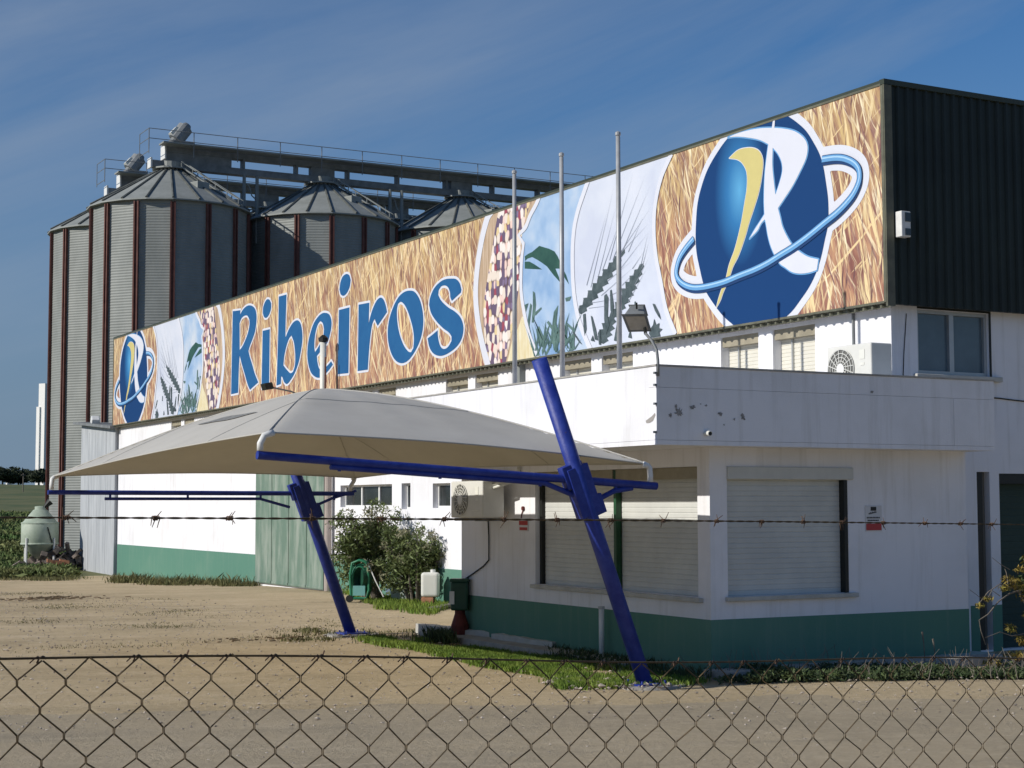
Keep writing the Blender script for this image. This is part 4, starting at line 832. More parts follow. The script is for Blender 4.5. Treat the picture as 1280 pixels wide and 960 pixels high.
for nm,L,dx,mm in lay:
    o=fill(nm,L,XS-dx,M[mm],bb)
    c=o.copy(); COL.objects.link(c); c.parent=bb; c.matrix_parent_inverse=bb.matrix_basis.inverted(); c.location=(0,SHIFT,0)

# ---------------------------------------------------------------- grain silos
RS=3.14; SX0=19.55; SY_=64.6; PX=6.62; PY=6.70; ZE=13.85; ZAP=15.52; ZB=-.45; NS=14
AZ0=0
camdir=math.atan2(-SY_,-SX0)
a_off=camdir+R_(2)*1.0   # one stiffener just right of the silo's middle as seen in the photo
NR=20
M['ribdk']=mat('dark_seam_steel',(.07,.075,.07),.7,.1,c2=(.14,.15,.14),vs=3)
def silo_parts():
    r=thing('grain_silo','','grain silo',(SX0,SY_,ZB),'grain silos behind the warehouse')
    m=MB(); prof=[]; zz=0; Hs=ZE-ZB
    while zz<Hs: prof+=[(RS,zz),(RS-.011,zz+.055)]; zz+=.11
    prof=[p for p in prof if p[1]<Hs]+[(RS,Hs)]
    m.lathe((SX0,SY_,ZB),prof,NS,a_off); m.build('wall',M['galv'],r)
    for k in range(NS):
        m=MB()
        a=a_off+2*math.pi*k/NS; rad=Vector((math.cos(a),math.sin(a),0)); tn=Vector((-rad.y,rad.x,0))
        for s in (-.075,.075):
            c=Vector((SX0,SY_,(ZE+ZB)/2-.05))+rad*(RS+.045)+tn*s; m.obox(c,rad*.10,tn*.055,(0,0,ZE-ZB-.1))
        c=Vector((SX0,SY_,(ZE+ZB)/2-.05))+rad*(RS+.02); m.obox(c,rad*.03,tn*.2,(0,0,ZE-ZB-.14))
        m.build('stiffener',M['redrib'],r)
    m=MB(); m.lathe((SX0,SY_,0),[(RS+.16,ZE-.05),(RS+.16,ZE+.0),(.55,ZAP),(.55,ZAP+.06)],NR,a_off); ro=m.build('roof',M['galvroof'],r)
    for k in range(NR):
        m=MB()
        a=a_off+2*math.pi*k/NR; rad=Vector((math.cos(a),math.sin(a),0)); tn=Vector((-rad.y,rad.x,0)); p0=Vector((SX0,SY_,ZE+.02))+rad*(RS+.15); p1=Vector((SX0,SY_,ZAP+.03))+rad*.5
        m.tube([p0,p1],.055,6)
        m.build('roof_rib',M['ribdk'],ro)
    m=MB(); m.lathe((SX0,SY_,0),[(.75,ZAP+.05),(.75,ZAP+.11),(.42,ZAP+.12),(.42,ZAP+.38),(.3,ZAP+.40)],14); m.build('roof_cap',M['whitemetal'] if 0 else M['galvroof'],ro)
    # ladder and rail on the right hand slope, roof hatch
    m=MB(); 
    for off in (-.22,.22):
        a=camdir+R_(62); rad=Vector((math.cos(a),math.sin(a),0)); tn=Vector((-rad.y,rad.x,0)); p0=Vector((SX0,SY_,ZE+.12))+rad*(RS)+tn*off; p1=Vector((SX0,SY_,ZAP+.12))+rad*.6+tn*off
        m.tube([p0,p1],.035,6); m.tube([p0+Vector((0,0,.22)),p1+Vector((0,0,.22))],.022,6)
        for i in range(6): q=p0.lerp(p1,i/5); m.tube([q,q+Vector((0,0,.22))],.02,5)
    for i in range(14): q=p0.lerp(p1,i/13); m.tube([q,q-tn*.44],.018,5)
    m.build('roof_ladder',M['galvroof'],ro)
    a=camdir+R_(38); rad=Vector((math.cos(a),math.sin(a),0)); tn=Vector((-rad.y,rad.x,0)); c=Vector((SX0,SY_,ZE+.85))+rad*1.8
    m=MB(); m.obox(c,rad*.6,tn*.6,(0,0,.3)); bevel(m.build('roof_hatch',M['galvroof'],ro),.03)
    m=MB(); m.lathe((SX0,SY_,ZB),[(RS+.3,-.4),(RS+.3,.12),(RS+.05,.13)],28); m.build('foundation',M['concrete'],r)
    return r
def copytree(o,parent=None,dx=(0,0,0)):
    c=o.copy(); COL.objects.link(c); c.parent=parent; c.matrix_parent_inverse=o.matrix_parent_inverse
    if parent is None: c.location=Vector(o.location)+Vector(dx)
    for ch in [x for x in bpy.data.objects if x.parent==o]: copytree(ch,c)
    return c
silo=silo_parts()
slab=[['large galvanised silo with red stiffeners at the left end of the front row','second silo of the front row, half shadowed by the silo to its left','third silo of the front row, only its conical roof clear above the billboard'],
      ['leftmost silo, at the left end of the back row, its left edge against the sky','middle silo of the back row, a sliver of roof between the two front silos','back row silo almost hidden behind the conveyor frame at the right']]
for j in range(2):
    for i in range(3):
        o=silo if (i==0 and j==0) else copytree(silo,None,(PX*i,PY*j,0)); o['label']=slab[j][i]; o['group']='grain silos behind the warehouse'
def conveyor(y,label):
    t=thing('conveyor',label,'conveyor',(SX0,y,ZAP),'overhead grain conveyors on the silos')
    x0=SX0-.28; x1=SX0+PX*3+2
    m=MB(); m.box(x0-.55,x1,y-.22,y+.22,15.64,15.91); m.build('lower_trough',M['galvdark'],t)
    m=MB(); m.box(x0,x1,y-.20,y+.24,16.30,16.53); m.build('upper_trough',M['galvdark'],t)
    m=MB(); m.box(x0-.62,x0-.552,y-.24,y+.24,15.6,16.0); m.build('end_plate',M['whitemetal'],t); m=MB(); m.box(x0-.06,x0-.002,y-.3,y+.3,16.0,16.6); m.build('end_plate',M['whitemetal'],t)
    m=MB(); m.box(x0+.0,x0+2.8,y-.18,y+.2,15.912,16.298); m.build('head_box',M['galvdark'],t)
    for k in range(3): m=MB(); m.box(SX0+PX*(k+1)-.55,SX0+PX*(k+1)+.5,y-.16,y+.2,15.912,16.298); m.build('transfer_box',M['galvdark'],t)
    for k in range(8): m=MB(); m.box(x0+3.3+k*2.35,x0+3.38+k*2.35,y-.2,y+.2,15.912,16.298); m.build('spacer',M['galvdark'],t)
    m=MB(); m.box(x0-.3,x1,y-.95,y-.26,16.50,16.56); m.build('walkway',M['galvroof'],t)
    m=MB()
    for yy in (y-.92,):
        for h in (.42,.82): m.tube([(x0-.9,yy,16.2+h),(x1,yy,16.2+h)],.016,5)
        k=x0-.9
        while k<x1: m.tube([(k,yy,16.0 if k>x0 else 16.2),(k,yy,17.02)],.02,5); k+=1.85
    for h in (-.1,.42,.82): m.tube([(x0-.9,y-.92,16.2+h),(x0-.9,y+.4,16.2+h)],.016,5)
    for yy in(y-.92,y+.4): m.tube([(x0-.9,yy,16.0),(x0-.9,yy,17.02)],.016,5)
    m.build('railing',M['galvdark'],t)
    m=MB(); a=Vector((x0+.30,y-.05,16.62)); d=Vector((.45,0,.62)).normalized(); m.tube([a,a+d*.25,a+d*.26,a+d*.95,a+d*.96,a+d*1.12],[.20,.20,.32,.32,.24,.15],14); m.box(x0+.3,x0+1.2,y-.25,y+.2,16.565,16.80); m.build('drive_motor',M['galvdark'],t)
    m=MB(); m.obox(a+d*.55+Vector((-.26,-.02,.12)),(.25,0,.28),(0,.34,0),(-.1,0,.1)); m.build('motor_guard',M['plast'],t)
    for k in range(3):
        m=MB(); xx=SX0+PX*(k+.5)
        for s in (-.28,.28): m.tube([(xx+s,y-.3,12.8),(xx+s,y-.3,15.62)],.075,8)
        m.tube([(xx-.28,y-.3,15.35),(xx-.05,y-.3,15.15),(xx+.05,y-.3,14.8),(xx+.28,y-.3,14.6)],.03,6); m.tube([(xx-.28,y-.3,14.2),(xx+.28,y-.3,14.2)],.03,6)
        m.build('support_frame',M['galv'],t)
    return t
conveyor(SY_,'front overhead conveyor with walkway rail and tilted motor over the front silo row')
conveyor(SY_+PY,'rear overhead conveyor with drive motor, lower and behind the front conveyor')
# ---------------------------------------------------------------- lean-to at the warehouse end
l0=gr(100,712,-.25); 
t=thing('lean_to','grey sheet metal lean-to against the far left end of the warehouse','shed',(XL-.1,Y1+2,-.3))
ya,yb=Y1+.08,px(101,600,XL-.1).y
zt1=px(143,536,XL-.1).z; zt2=px(101,531,XL-.1).z
m=MB(); m.add([(XL-.1,ya,-.6),(XL-.1,yb,-.6),(XL-.1,yb,zt2),(XL-.1,ya,zt1),(XL+1.4,ya,-.6),(XL+1.4,yb,-.6),(XL+1.4,yb,zt2),(XL+1.4,ya,zt1)],[(0,1,2,3),(4,7,6,5),(0,3,7,4),(1,5,6,2)]); 
m.build('wall',M['shed'],t)
m=MB(); m.obox(((XL+.6),(ya+yb)/2,(zt1+zt2)/2+.05),(1.9,0,0),(0,yb-ya+.5,zt2-zt1+.03),(0,0,.09)); m.build('roof',M['galvdark'],t)
m=MB(); 
for k in range(1,4): yy=ya+(yb-ya)*k/4; m.box(XL-.106,XL-.101,yy-.008,yy+.008,-.5,zt1-.02)
m.build('seam',M['shed'],t)
c=px(119,526,XL-.0); t=thing('yard_floodlight','small white floodlight on the roof edge of the grey lean-to','floodlight',(c.x,c.y,c.z-.3))
m=MB(); m.obox(c,(.1,.5,.16),(.28,-.05,.0),(0,-.10,.22)); bevel(m.build('lamp_head',M['whitemetal'],t),.03); m=MB(); m.tube([c+Vector((.2,.0,-.28)),c],.03,6); m.build('bracket',M['galvdark'],t)
# ---------------------------------------------------------------- small things in the yard
# feed hopper
hc_=gr(49,711,-.24); hx,hy=hc_.x,hc_.y; hz=-.27
t=thing('feed_hopper','pale green fibreglass feed hopper on white legs at the far left edge of the yard','hopper',(hx,hy,hz))
m=MB(); m.lathe((hx,hy,hz),[(.10,.34),(.60,.86),(.64,.90),(.64,1.60),(.60,1.66),(.24,2.10),(.19,2.12),(.19,2.22),(.05,2.24)],28); m.build('tank',M['hopper'],t,smooth=True)
m=MB(); m.lathe((hx,hy,hz),[(.642,.88),(.66,.9),(.66,.93),(.642,.95)],28); m.lathe((hx,hy,hz),[(.625,1.60),(.65,1.62),(.65,1.65),(.625,1.67)],28); m.build('rim_band',M['hopper'],t)
for k in range(4):
    a=R_(35+90*k); m=MB(); p=Vector((hx+.66*math.cos(a),hy+.66*math.sin(a),hz)); m.tube([p,p+Vector((0,0,1.12))],.04,8); m.build('leg',M['whitemetal'],t)
m=MB(); m.tube([(hx+.12,hy-.1,hz+2.2),(hx+.32,hy-.12,hz+2.40)],[.05,.13],10); m.tube([(hx+.30,hy-.6,hz+.95),(hx+.12,hy-.66,hz+1.5)],.02,6); m.build('lid_handle',M['guide'],t)
# scrap heap
m=MB(); b=gr(90,711,-.25)
rr=random.Random(5)
for i in range(150):
    c=Vector((b.x+rr.gauss(.0,.85),b.y+rr.uniform(-.3,.5),-.28+abs(rr.gauss(.12,.24)))); ax=Vector((rr.uniform(-1,1),rr.uniform(-1,1),rr.uniform(-.4,.6))).normalized(); ay=ax.orthogonal().normalized(); az=ax.cross(ay)
    m.obox(c,ax*rr.uniform(.15,.6),ay*rr.uniform(.05,.3),az*rr.uniform(.03,.2))
tag(m.build('scrap_heap',M['junk']),'low heap of dark scrap and rubble between the feed hopper and the grey lean-to','scrap',kind='stuff')
t=thing('brick_rubble','orange broken bricks on the scrap heap beside the feed hopper','bricks',(b.x-.55,b.y-.5,-.25)); m=MB()
for i in range(7): c=Vector((b.x-.7+rr.uniform(-.25,.5),b.y-.65+rr.uniform(-.1,.1),-.1+rr.uniform(-.06,.16))); m.obox(c,(.3,rr.uniform(-.1,.1),rr.uniform(-.1,.1)),(0,.14,0),(0,0,.12))
m.build('brick_pile',M['brick'],t)
# hose reel cart
c=gr(449,753); t=thing('hose_cart','green plastic hose reel cart with small black wheel standing in front of the bush','hose cart',tuple(c))
dY=Vector((.5,-1,0)).normalized(); dX=Vector((1,.5,0)).normalized()     # width direction faces the lane
w=Vector((.83,-.55,0)).normalized(); q=Vector((w.y,-w.x,0))              # w: across, q: towards the lane
def cp_(a,bb_,z): return c+w*a+q*bb_+Vector((0,0,z))
m=MB(); 
outer=[(-.17,.08),(-.19,.55),(-.15,.80),(0,.86),(.13,.82),(.19,.6),(.20,.25),(.14,.08)]
m.tube([cp_(a,0,z_) for a,z_ in outer+[outer[0]]],.028,8,False); m.tube([cp_(a,-.25,z_) for a,z_ in outer+[outer[0]]],.02,8,False)
for a,z_ in outer: m.tube([cp_(a,0,z_),cp_(a,-.25,z_)],.016,6)
m.build('reel_frame',M['hosegreen'],t,smooth=True)
m=MB(); 
for k in range(9):
    rad=.17+.013*(k%3); m.tube([cp_(rad*math.cos(a)*.9,-.03-.025*k,.46+rad*1.55*math.sin(a)) for a in [2*math.pi*i/22 for i in range(23)]],.018,6,False)
m.build('coiled_hose',M['hosegreen'],t,smooth=True)
m=MB(); m.tube([cp_(.03,-.05,.50),cp_(.05,-.06,.50),cp_(.05,-.26,.50),cp_(.05,-.27,.50)],[.16,.22,.22,.16],20); m.build('reel_drum',M['boxgreen'],t)
m=MB(); m.obox(cp_(0,.02,.24),w*.25,q*.03,(0,0,.2)); m.build('front_panel',mat('pale_green_plastic',(.16,.38,.36),.5),t)
for s in (-.2,): m=MB(); m.tube([cp_(s,.03,.075),cp_(s,-.04,.075)],.075,14); m.build('wheel',M['guide'],t)
m=MB(); m.tube([cp_(.16,-.1,.8),cp_(.34,.05,.45),cp_(.52,.1,.12)],.012,6); m.build('handle',M['whitemetal'],t)
# pale board leaning in the bush, blue scrap
c=gr(501,752); t=thing('oval_board','pale green rounded board leaning on the bush between the hose cart and the white can','board',tuple(c))
m=MB(); sh=[(-.20,.10),(-.22,.60),(-.16,.70),(.05,.70),(.13,.62),(.22,.32),(.18,.10),(.05,.0),(-.10,.0)]
m.prism([tuple(c+w*a+Vector((0,0,z_))-q*(.15*z_)) for a,z_ in sh],tuple(q*.03)); m.build('board',M['offwhite'],t)
m=MB(); m.tube([c+w*.12+Vector((0,0,.66))+q*.05,c+w*.32+Vector((0,0,.25))+q*.05],.014,6); m.build('stick',M['whitemetal'],t)
c=gr(486,747); m=MB(); m.obox(c+Vector((0,0,.22)),w*.12,q*.1,(0,0,.42)); tag(bevel(m.build('blue_bag',M['paleblue']),.03),'small pale blue bag in the bush left of the oval board','bag')
# jerry can on bricks
c=gr(538,756); 
m=MB(); m.obox(c+Vector((0,0,.075))-w*.05,w*.24,q*.2,(0,0,.15)); tag(bevel(m.build('brick_block',M['brick']),.01),'small orange brick block under the white plastic can','brick')
t=thing('plastic_can','white plastic jerry can standing on a brick against the wall right of the bush','jerry can',tuple(c+Vector((0,0,.15))))
m=MB(); m.obox(c+Vector((0,0,.40)),w*.36,q*.24,(0,0,.49)); bevel(m.build('can_body',M['plast'],t),.06,4)
m=MB(); m.tube([c+w*.05+Vector((0,0,.645)),c+w*.05+Vector((0,0,.70))],.05,12); m.build('screw_cap',M['whitemetal'],t)
# green pump box on red pedestal
c=gr(575,783,.19); t=thing('pump_box','dark green electric pump box on a red-brown pedestal at the back corner of the annex','pump box',tuple(c))
s=(c-O).dot(Fw)/FPX
m=MB(); m.lathe(tuple(c),[(11*s,-.19),(11*s,0),(11*s,.02),(6.5*s,16*s),(6.5*s,21*s)],12); m.build('pedestal',M['redbrown'],t)
m=MB(); m.obox(c+Vector((0,0,38*s)),w*22*s,q*18*s,(0,0,36*s)); bevel(m.build('pump_cover',M['boxgreen'],t),.03,3)
m=MB(); m.obox(c-w*9*s+q*(9.5*s)+Vector((0,0,36*s)),w*6*s,q*2*s,(0,0,16*s)); m.build('pale_plate',M['whitemetal'],t)
m=MB(); m.obox(c+Vector((0,0,57.5*s)),w*24*s,q*20*s,(0,0,4*s)); bevel(m.build('cover_lid',M['boxgreen'],t),.01)
# kerb stones and the pad beside the annex
stones=[((518,792),(560,797)),((563,798),(612,803)),((613,805),(690,816)),((692,818),(760,826)),((846,838),(886,843))]
for k,(p0,p1) in enumerate(stones):
    a=gr(*p0);b=gr(*p1); a.z=b.z=0; d=(b-a); L=d.length; d.normalize(); nn=Vector((-d.y,d.x,0)); nn=nn if nn.x>0 else -nn
    m=MB(); hh=.16 if k<3 else .07
    n_=max(3,int(L/.18)); vs=[];fs=[]
    for i in range(n_+1):
        p=a+d*(L*i/n_); j=random.uniform(-.015,.015)
        for o_,z_ in ((0,-.05),(.01,hh*random.uniform(.85,1.0)),(.15,hh*random.uniform(.9,1.05)),(.17,-.05)): q_=p+nn*(o_+j); vs.append((q_.x,q_.y,z_))
    for i in range(n_):
        for e in range(3): f=i*4+e; fs.append((f,f+1,f+5,f+4))
    fs+= [(0,1,2,3),tuple(n_*4+e for e in (3,2,1,0))]
    m.add(vs,fs); lab=['broken kerb stone at the far left end, before the pump box','kerb stone beside the red pump pedestal','long pale kerb stone right of the pump pedestal along the annex','low sunken kerb stone left of the near blue post','short buried kerb piece at the annex corner right of the near blue post'][k]
    tag(m.build('kerb_stone',M['sill']),lab,'kerb stone','kerb stones along the annex')
m=MB(); m.box(XA-.42,XA-.01,YA+1.2,YB+.6,-.06,.075); tag(m.build('apron',M['concrete']),kind='structure')
m=MB(); m.box(XA-.12,XAR+.2,YA-.50,YA-.01,-.06,.09); tag(m.build('pavement',M['concrete']),kind='structure')
c=px(752,800,XA-.12); m=MB(); zt=px(752,761,XA-.12).z
t=thing('standpipe','short white pipe against the green annex base, left of the near blue post','pipe',(c.x,c.y,.05)); m.tube([(c.x,c.y,.03),(c.x,c.y,zt)],.035,10); m.build('pipe',M['whitemetal'],t,smooth=True); m=MB(); m.tube([(c.x,c.y,zt),(c.x,c.y,zt+.03)],.042,10); m.build('collar',M['pole'],t)
# pale slab lying at the right corner of the annex
c=gr(1205,820,.06); m=MB(); m.obox(Vector((c.x,c.y,.075)),Vector((.75,.05,0)),Vector((-.03,.32,0)),(0,0,.035)); tag(m.build('stone_slab',mat('pale_stone',(.36,.45,.42),.8)),'pale flat slab lying at the right end of the annex pavement','slab')
# dark loose plank near the wall
c0=gr(540,763); c1=gr(566,757); d=c1-c0; m=MB(); m.obox((c0+c1)/2+Vector((0,0,.03)),d,Vector((-d.y,d.x,0)).normalized()*.18,(0,0,.05)); tag(m.build('plank',M['bark']),'weathered plank on the ground between the white can and the pump box','plank')
# notices
def notice(x0,x1,ztop,zbot,axis,c,name,label,rows):
    t=thing(name,label,'notice',((x0+x1)/2,c,zbot) if axis=='Y' else (c,(x0+x1)/2,zbot))
    B=(lambda m,u0,u1,z0,z1,d0,d1: m.box(u0,u1,c-d1,c-d0,z0,z1)) if axis=='Y' else (lambda m,u0,u1,z0,z1,d0,d1: m.box(c-d1,c-d0,u0,u1,z0,z1))
    m=MB(); B(m,x0,x1,zbot,ztop,0,.006); m.build('plate',mat('notice_'+name,(.62,.62,.63),.6),t)
    W_=x1-x0; Hh=ztop-zbot
    md=MB(); mr=MB()
    for (a,b,e,f,k) in rows: B(mr if k else md,x0+W_*a,x0+W_*b,zbot+Hh*e,zbot+Hh*f,.0062,.008)
    if md.v: md.build('dark_print',M['guide'],t)
    if mr.v: mr.build('red_print',M['redsign'],t)
a=py(1081,632,YA);b=py(1102,664,YA)
rows=[(.32,.66,.80,.95,0)]+[(.2+.07*i,.25+.07*i,.66+.01*i,.71+.02*(i%2)+.01*i,0) for i in range(7)]+[(.08+.09*i,.14+.09*i,.50,.56,0) for i in range(9)]+[(.12+.1*i,.2+.1*i,.40,.45,0) for i in range(7)]+[(.03,.97,.04,.30,1)]
notice(a.x,b.x,a.z,b.z,'Y',YA-.003,'warning_notice','white notice with black emblem and red band on the shaded annex front wall',rows)
a=px(649,652,XA);b=px(661,664,XA)
notice(b.y,a.y,a.z+.02,b.z,'X',XA-.003,'alarm_notice','small red and white notice on the annex side wall below a round bell push',[(.05,.95,.55,.95,1),(.1,.9,.08,.35,1)])
c=px(655,635.5,XA); m=MB(); m.tube([(XA-.03,c.y,c.z),(XA-.002,c.y,c.z)],.03,12); m.tube([(XA-.012,c.y+.01,c.z-.03),(XA-.012,c.y+.05,c.z-.08),(XA-.012,c.y+.06,c.z-.14)],.008,5); tag(m.build('bell_push',M['redbrown']),'small round brown bell push on the sunlit patch of the annex wall','bell')

# ---------------------------------------------------------------- distance
def far(x,y,dist): d=ray(x,y); return O+d*(dist/math.hypot(d.x,d.y))
f0=far(51,600,420); t=thing('distant_tower','tall pale concrete grain tower far away behind the left silo','tower',(f0.x,f0.y,0))
k=420/FPX*1.03; g0=tz(f0.x,f0.y); 
dn=Vector((f0.x,f0.y,0)).normalized(); ds=Vector((dn.y,-dn.x,0))
def ftop(y): return 2+(630-y)/FPX*420*1.0
m=MB(); m.obox(f0+ds*(3.0*k)+Vector((0,0,(ftop(489)+g0)/2-f0.z)),(dn*-.72+ds*.69)*10*k,(dn*.69+ds*.72)*10*k,(0,0,ftop(489)-g0+2)); m.obox(f0-ds*(2.9*k)+Vector((0,0,(ftop(517)+g0)/2-f0.z)),(dn*-.72+ds*.69)*5*k,(dn*.69+ds*.72)*5*k,(0,0,ftop(517)-g0+2)); m.build('shaft',M['farwhite'],t)
def leafcloud(m,c,rx,ry,rz,n,s0,s1,hollow=.35,rnd=random):
    for i in range(n):
        while True:
            p=Vector((rnd.uniform(-1,1),rnd.uniform(-1,1),rnd.uniform(-1,1)))
            if hollow<p.length<1: break
        p=Vector((c[0]+p.x*rx,c[1]+p.y*ry,c[2]+p.z*rz)); a=Vector((rnd.gauss(0,1),rnd.gauss(0,1),rnd.gauss(.3,1))).normalized(); b=a.orthogonal().normalized(); b=(b*math.cos(i)+a.cross(b)*math.sin(i)); s=rnd.uniform(s0,s1)
        m.add([p-a*s*1.6,p+b*s*.45,p+a*s*1.6,p-b*s*.45],[(0,1,2,3)])
M['fartree']=mat('far_tree',(.018,.03,.014),.8,0,c2=(.05,.065,.03),vs=1,island=.4)
for k,(x,dist,w_,h_,lab) in enumerate(((3,318,4.0,2.9,'dark round tree cut by the left edge of the picture on the horizon'),(23,322,3.2,2.9,'dark bushy tree on the horizon between the left edge and the white tower'),(48,316,3.0,2.6,'dark tree at the foot of the distant white tower'))):
    f=far(x,604,dist); g=tz(f.x,f.y); t=thing('horizon_tree',lab,'tree',(f.x,f.y,g),'trees on the horizon')
    m=MB(); 
    for j in range(7): leafcloud(m,(f.x+random.uniform(-.7,.7)*w_*.6,f.y+random.uniform(-.5,.5)*w_,g+h_*random.uniform(.4,.75)),w_*.5,w_*.5,h_*.38,300,.18,.36)
    m.build('crown',M['fartree'],t); m=MB(); m.tube([(f.x,f.y,g-.2),(f.x+.1,f.y,g+h_*.5)],[.16,.08],7); m.build('trunk',M['bark'],t)
f=far(29,604,240); g=tz(f.x,f.y); t=thing('utility_pole','thin dark utility pole standing on the horizon at the far left','pole',(f.x,f.y,g)); m=MB(); m.tube([(f.x,f.y,g-.2),(f.x,f.y,2+(630-592)/FPX*240)],.07,6); m.build('pole',M['bark'],t); m=MB(); m.obox((f.x,f.y,2+(630-594)/FPX*240),(.6,.1,0),(-.03,.1,0),(0,0,.1)); m.build('crossarm',M['bark'],t)
f=far(11,604,330); g=tz(f.x,f.y); t=thing('distant_house','small white house far away on the horizon at the far left','house',(f.x,f.y,g)); m=MB(); m.box(f.x-.45,f.x+.45,f.y-.6,f.y+.6,g-.3,g+1.5); m.build('wall',M['farwhite'],t); m=MB(); m.prism([(f.x-.5,f.y-.65,g+1.5),(f.x+.5,f.y-.65,g+1.5),(f.x,f.y-.65,g+1.8)],(0,1.3,0)); m.build('roof',M['farwhite'],t)
# field vegetation
def tufts(m,x,y,z,n,h0,h1,sp,w=.012,rnd=random,lean=.5):
    for i in range(n):
        bx=x+rnd.gauss(0,sp); by=y+rnd.gauss(0,sp); h=rnd.uniform(h0,h1); a=rnd.uniform(0,6.28); l_=rnd.uniform(0,lean)*h; dx,dy=math.cos(a),math.sin(a)
        a2=a+1.57+rnd.uniform(-1,1); ex,ey=math.cos(a2)*w,math.sin(a2)*w
        m.add([(bx-ex,by-ey,z),(bx+ex,by+ey,z),(bx+dx*l_*.4+ex*.7,by+dy*l_*.4+ey*.7,z+h*.6),(bx+dx*l_,by+dy*l_,z+h),(bx+dx*l_*.4-ex*.7,by+dy*l_*.4-ey*.7,z+h*.6)],[(0,1,2,3,4)])
rr=random.Random(11)
m=MB()
for i in range(3600):
    d_=53+ (rr.random()**1.6)*90; xx=rr.uniform(-14,85); f=far(xx,620,1); k=d_/max(.2,f.y); X_,Y_=f.x*k,f.y*k
    leafcloud(m,(X_,Y_,tz(X_,Y_)+.06),.5,.5,.10+.08*rr.random(),12,.02+.0007*d_,.05+.0014*d_,0,rr)
tag(m.build('field_vegetation',mat('field_scrub',(.055,.12,.028),.8,0,c2=(.17,.16,.06),vs=.16,island=.45)),'green and reddish rough grass on the field beyond the yard','vegetation',kind='stuff')
# bushes by the small wall
def bush(c,w_,h_,n,lab,seed,extra):
    rr=random.Random(seed); t=thing('oleander_bush',lab,'bush',tuple(c),'leafy bushes against the warehouse wall'); m=MB(); s=MB()
    for i in range(16):
        a=rr.uniform(0,6.28); r=rr.uniform(.1,.85)*w_/2; top=Vector((c.x+r*math.cos(a),c.y+r*math.sin(a),c.z+h_*rr.uniform(.62,.98)*(1-.25*(r/(w_/2))**2))); b0=Vector((c.x+.15*math.cos(a),c.y+.15*math.sin(a),c.z)); mid=b0.lerp(top,.5)+Vector((rr.gauss(0,.06),rr.gauss(0,.06),.08))
        s.tube([b0,mid,top],[.03,.02,.008],5)
        for j in range(5):
            q_=mid.lerp(top,rr.uniform(.0,1.02)); leafcloud(m,(q_.x+rr.gauss(0,.12),q_.y+rr.gauss(0,.12),q_.z+rr.gauss(0,.08)),rr.uniform(.14,.27),rr.uniform(.14,.27),rr.uniform(.12,.22),n,.022,.050,0,rr)
        for j in range(3): q_=b0.lerp(mid,rr.uniform(.3,1)); leafcloud(m,(q_.x+rr.gauss(0,.2),q_.y+rr.gauss(0,.2),q_.z+.1),.22,.22,.2,int(n*.6),.022,.045,0,rr)
        for j in range(7): q_=top+Vector((rr.gauss(0,.08),rr.gauss(0,.08),rr.uniform(-.05,.16))); leafcloud(m,tuple(q_),.08,.08,.12,8,.02,.042,0,rr)
    m.build('foliage',M['leaf'],t); s.build('stem',M['bark'],t)
    m=MB()
    for j in range(extra): a=rr.uniform(0,6.28); r=rr.uniform(0,.5)*w_; leafcloud(m,(c.x+r*math.cos(a),c.y+r*math.sin(a),c.z+h_*rr.uniform(.3,.95)),.12,.12,.1,26,.02,.04,0,rr)
    m.build('dry_foliage',M['leafgrey'],t)
b1=gr(462,751); b2=gr(524,754)
bush(b1+Vector((.10,.15,0)),1.75,2.0,80,'taller left bush behind the green hose cart',21,45)
bush(b2+Vector((.04,.2,0)),1.62,1.6,80,'lower right bush beside the white plastic can',22,45)
# grass and weeds
def grassfield(name,label,poly,n,h0,h1,sp,m_,w=.010,seed=1,zz=.01,lean=.5,per=7,noise_s=1.2,cut=-.1):
    rr=random.Random(seed); P=[gr(*p) for p in poly]; xs=[p.x for p in P]; ys=[p.y for p in P]; m=MB(); k=0; tries=0
    while k<n and tries<n*30:
        tries+=1; x=rr.uniform(min(xs),max(xs)); y=rr.uniform(min(ys),max(ys)); ins=False
        for i in range(len(P)):
            a,b=P[i],P[i-1]
            if (a.y>y)!=(b.y>y) and x<(b.x-a.x)*(y-a.y)/(b.y-a.y)+a.x: ins=not ins
        if not ins or mnoise.noise(Vector((x*noise_s,y*noise_s,seed)))<cut+rr.uniform(-.15,.15): continue
        hm=max(.25,min(1.3,.75+1.6*mnoise.noise(Vector((x*2.3,y*2.3,seed+5))))) if seed in (5,7) else 1; tufts(m,x,y,tz(x,y)+zz-.01,per,h0*hm,h1*hm,sp*(1.6 if seed in(5,7) else 1),w,rr,lean); k+=1
    return tag(m.build(name,M[m_]),label,'grass',kind='stuff')
grassfield('grass','bright green grass strip between the dirt yard and the annex kerb',[(448,798),(520,799),(640,818),(760,832),(830,845),(880,852),(840,858),(760,860),(700,862),(680,845),(600,832),(520,812),(470,806)],4200,.035,.085,.05,'grass',.008,3,.0,.6,8,1.3,-.22)
grassfield('grass','green grass in front of the bushes by the warehouse wall',[(410,735),(440,745),(476,762),(540,770),(560,758),(540,740),(480,735)],1300,.05,.13,.05,'grass',.010,4,.0,.5,7,1.5,-.4)
grassfield('weeds','weeds growing along the foot of the warehouse wall left of the green sliding door',[(140,715),(200,719),(318,725),(318,730),(230,727),(150,722)],620,.05,.26,.10,'drygrass',.012,5,.0,.9,6,.9,.05)
grassfield('weeds','sparse weeds in the dirt around the foot of the far blue canopy post',[(345,800),(380,785),(470,785),(560,790),(520,800),(440,803),(380,803)],260,.02,.07,.06,'drygrass',.008,6,.0,.8,5,1.8,.05)
grassfield('weeds','thin dry weeds along the edge of the yard in front of the feed hopper',[(0,709),(100,711),(100,715),(0,715)],330,.03,.12,.12,'drygrass',.014,7,.0,.9,6,.9,.0)
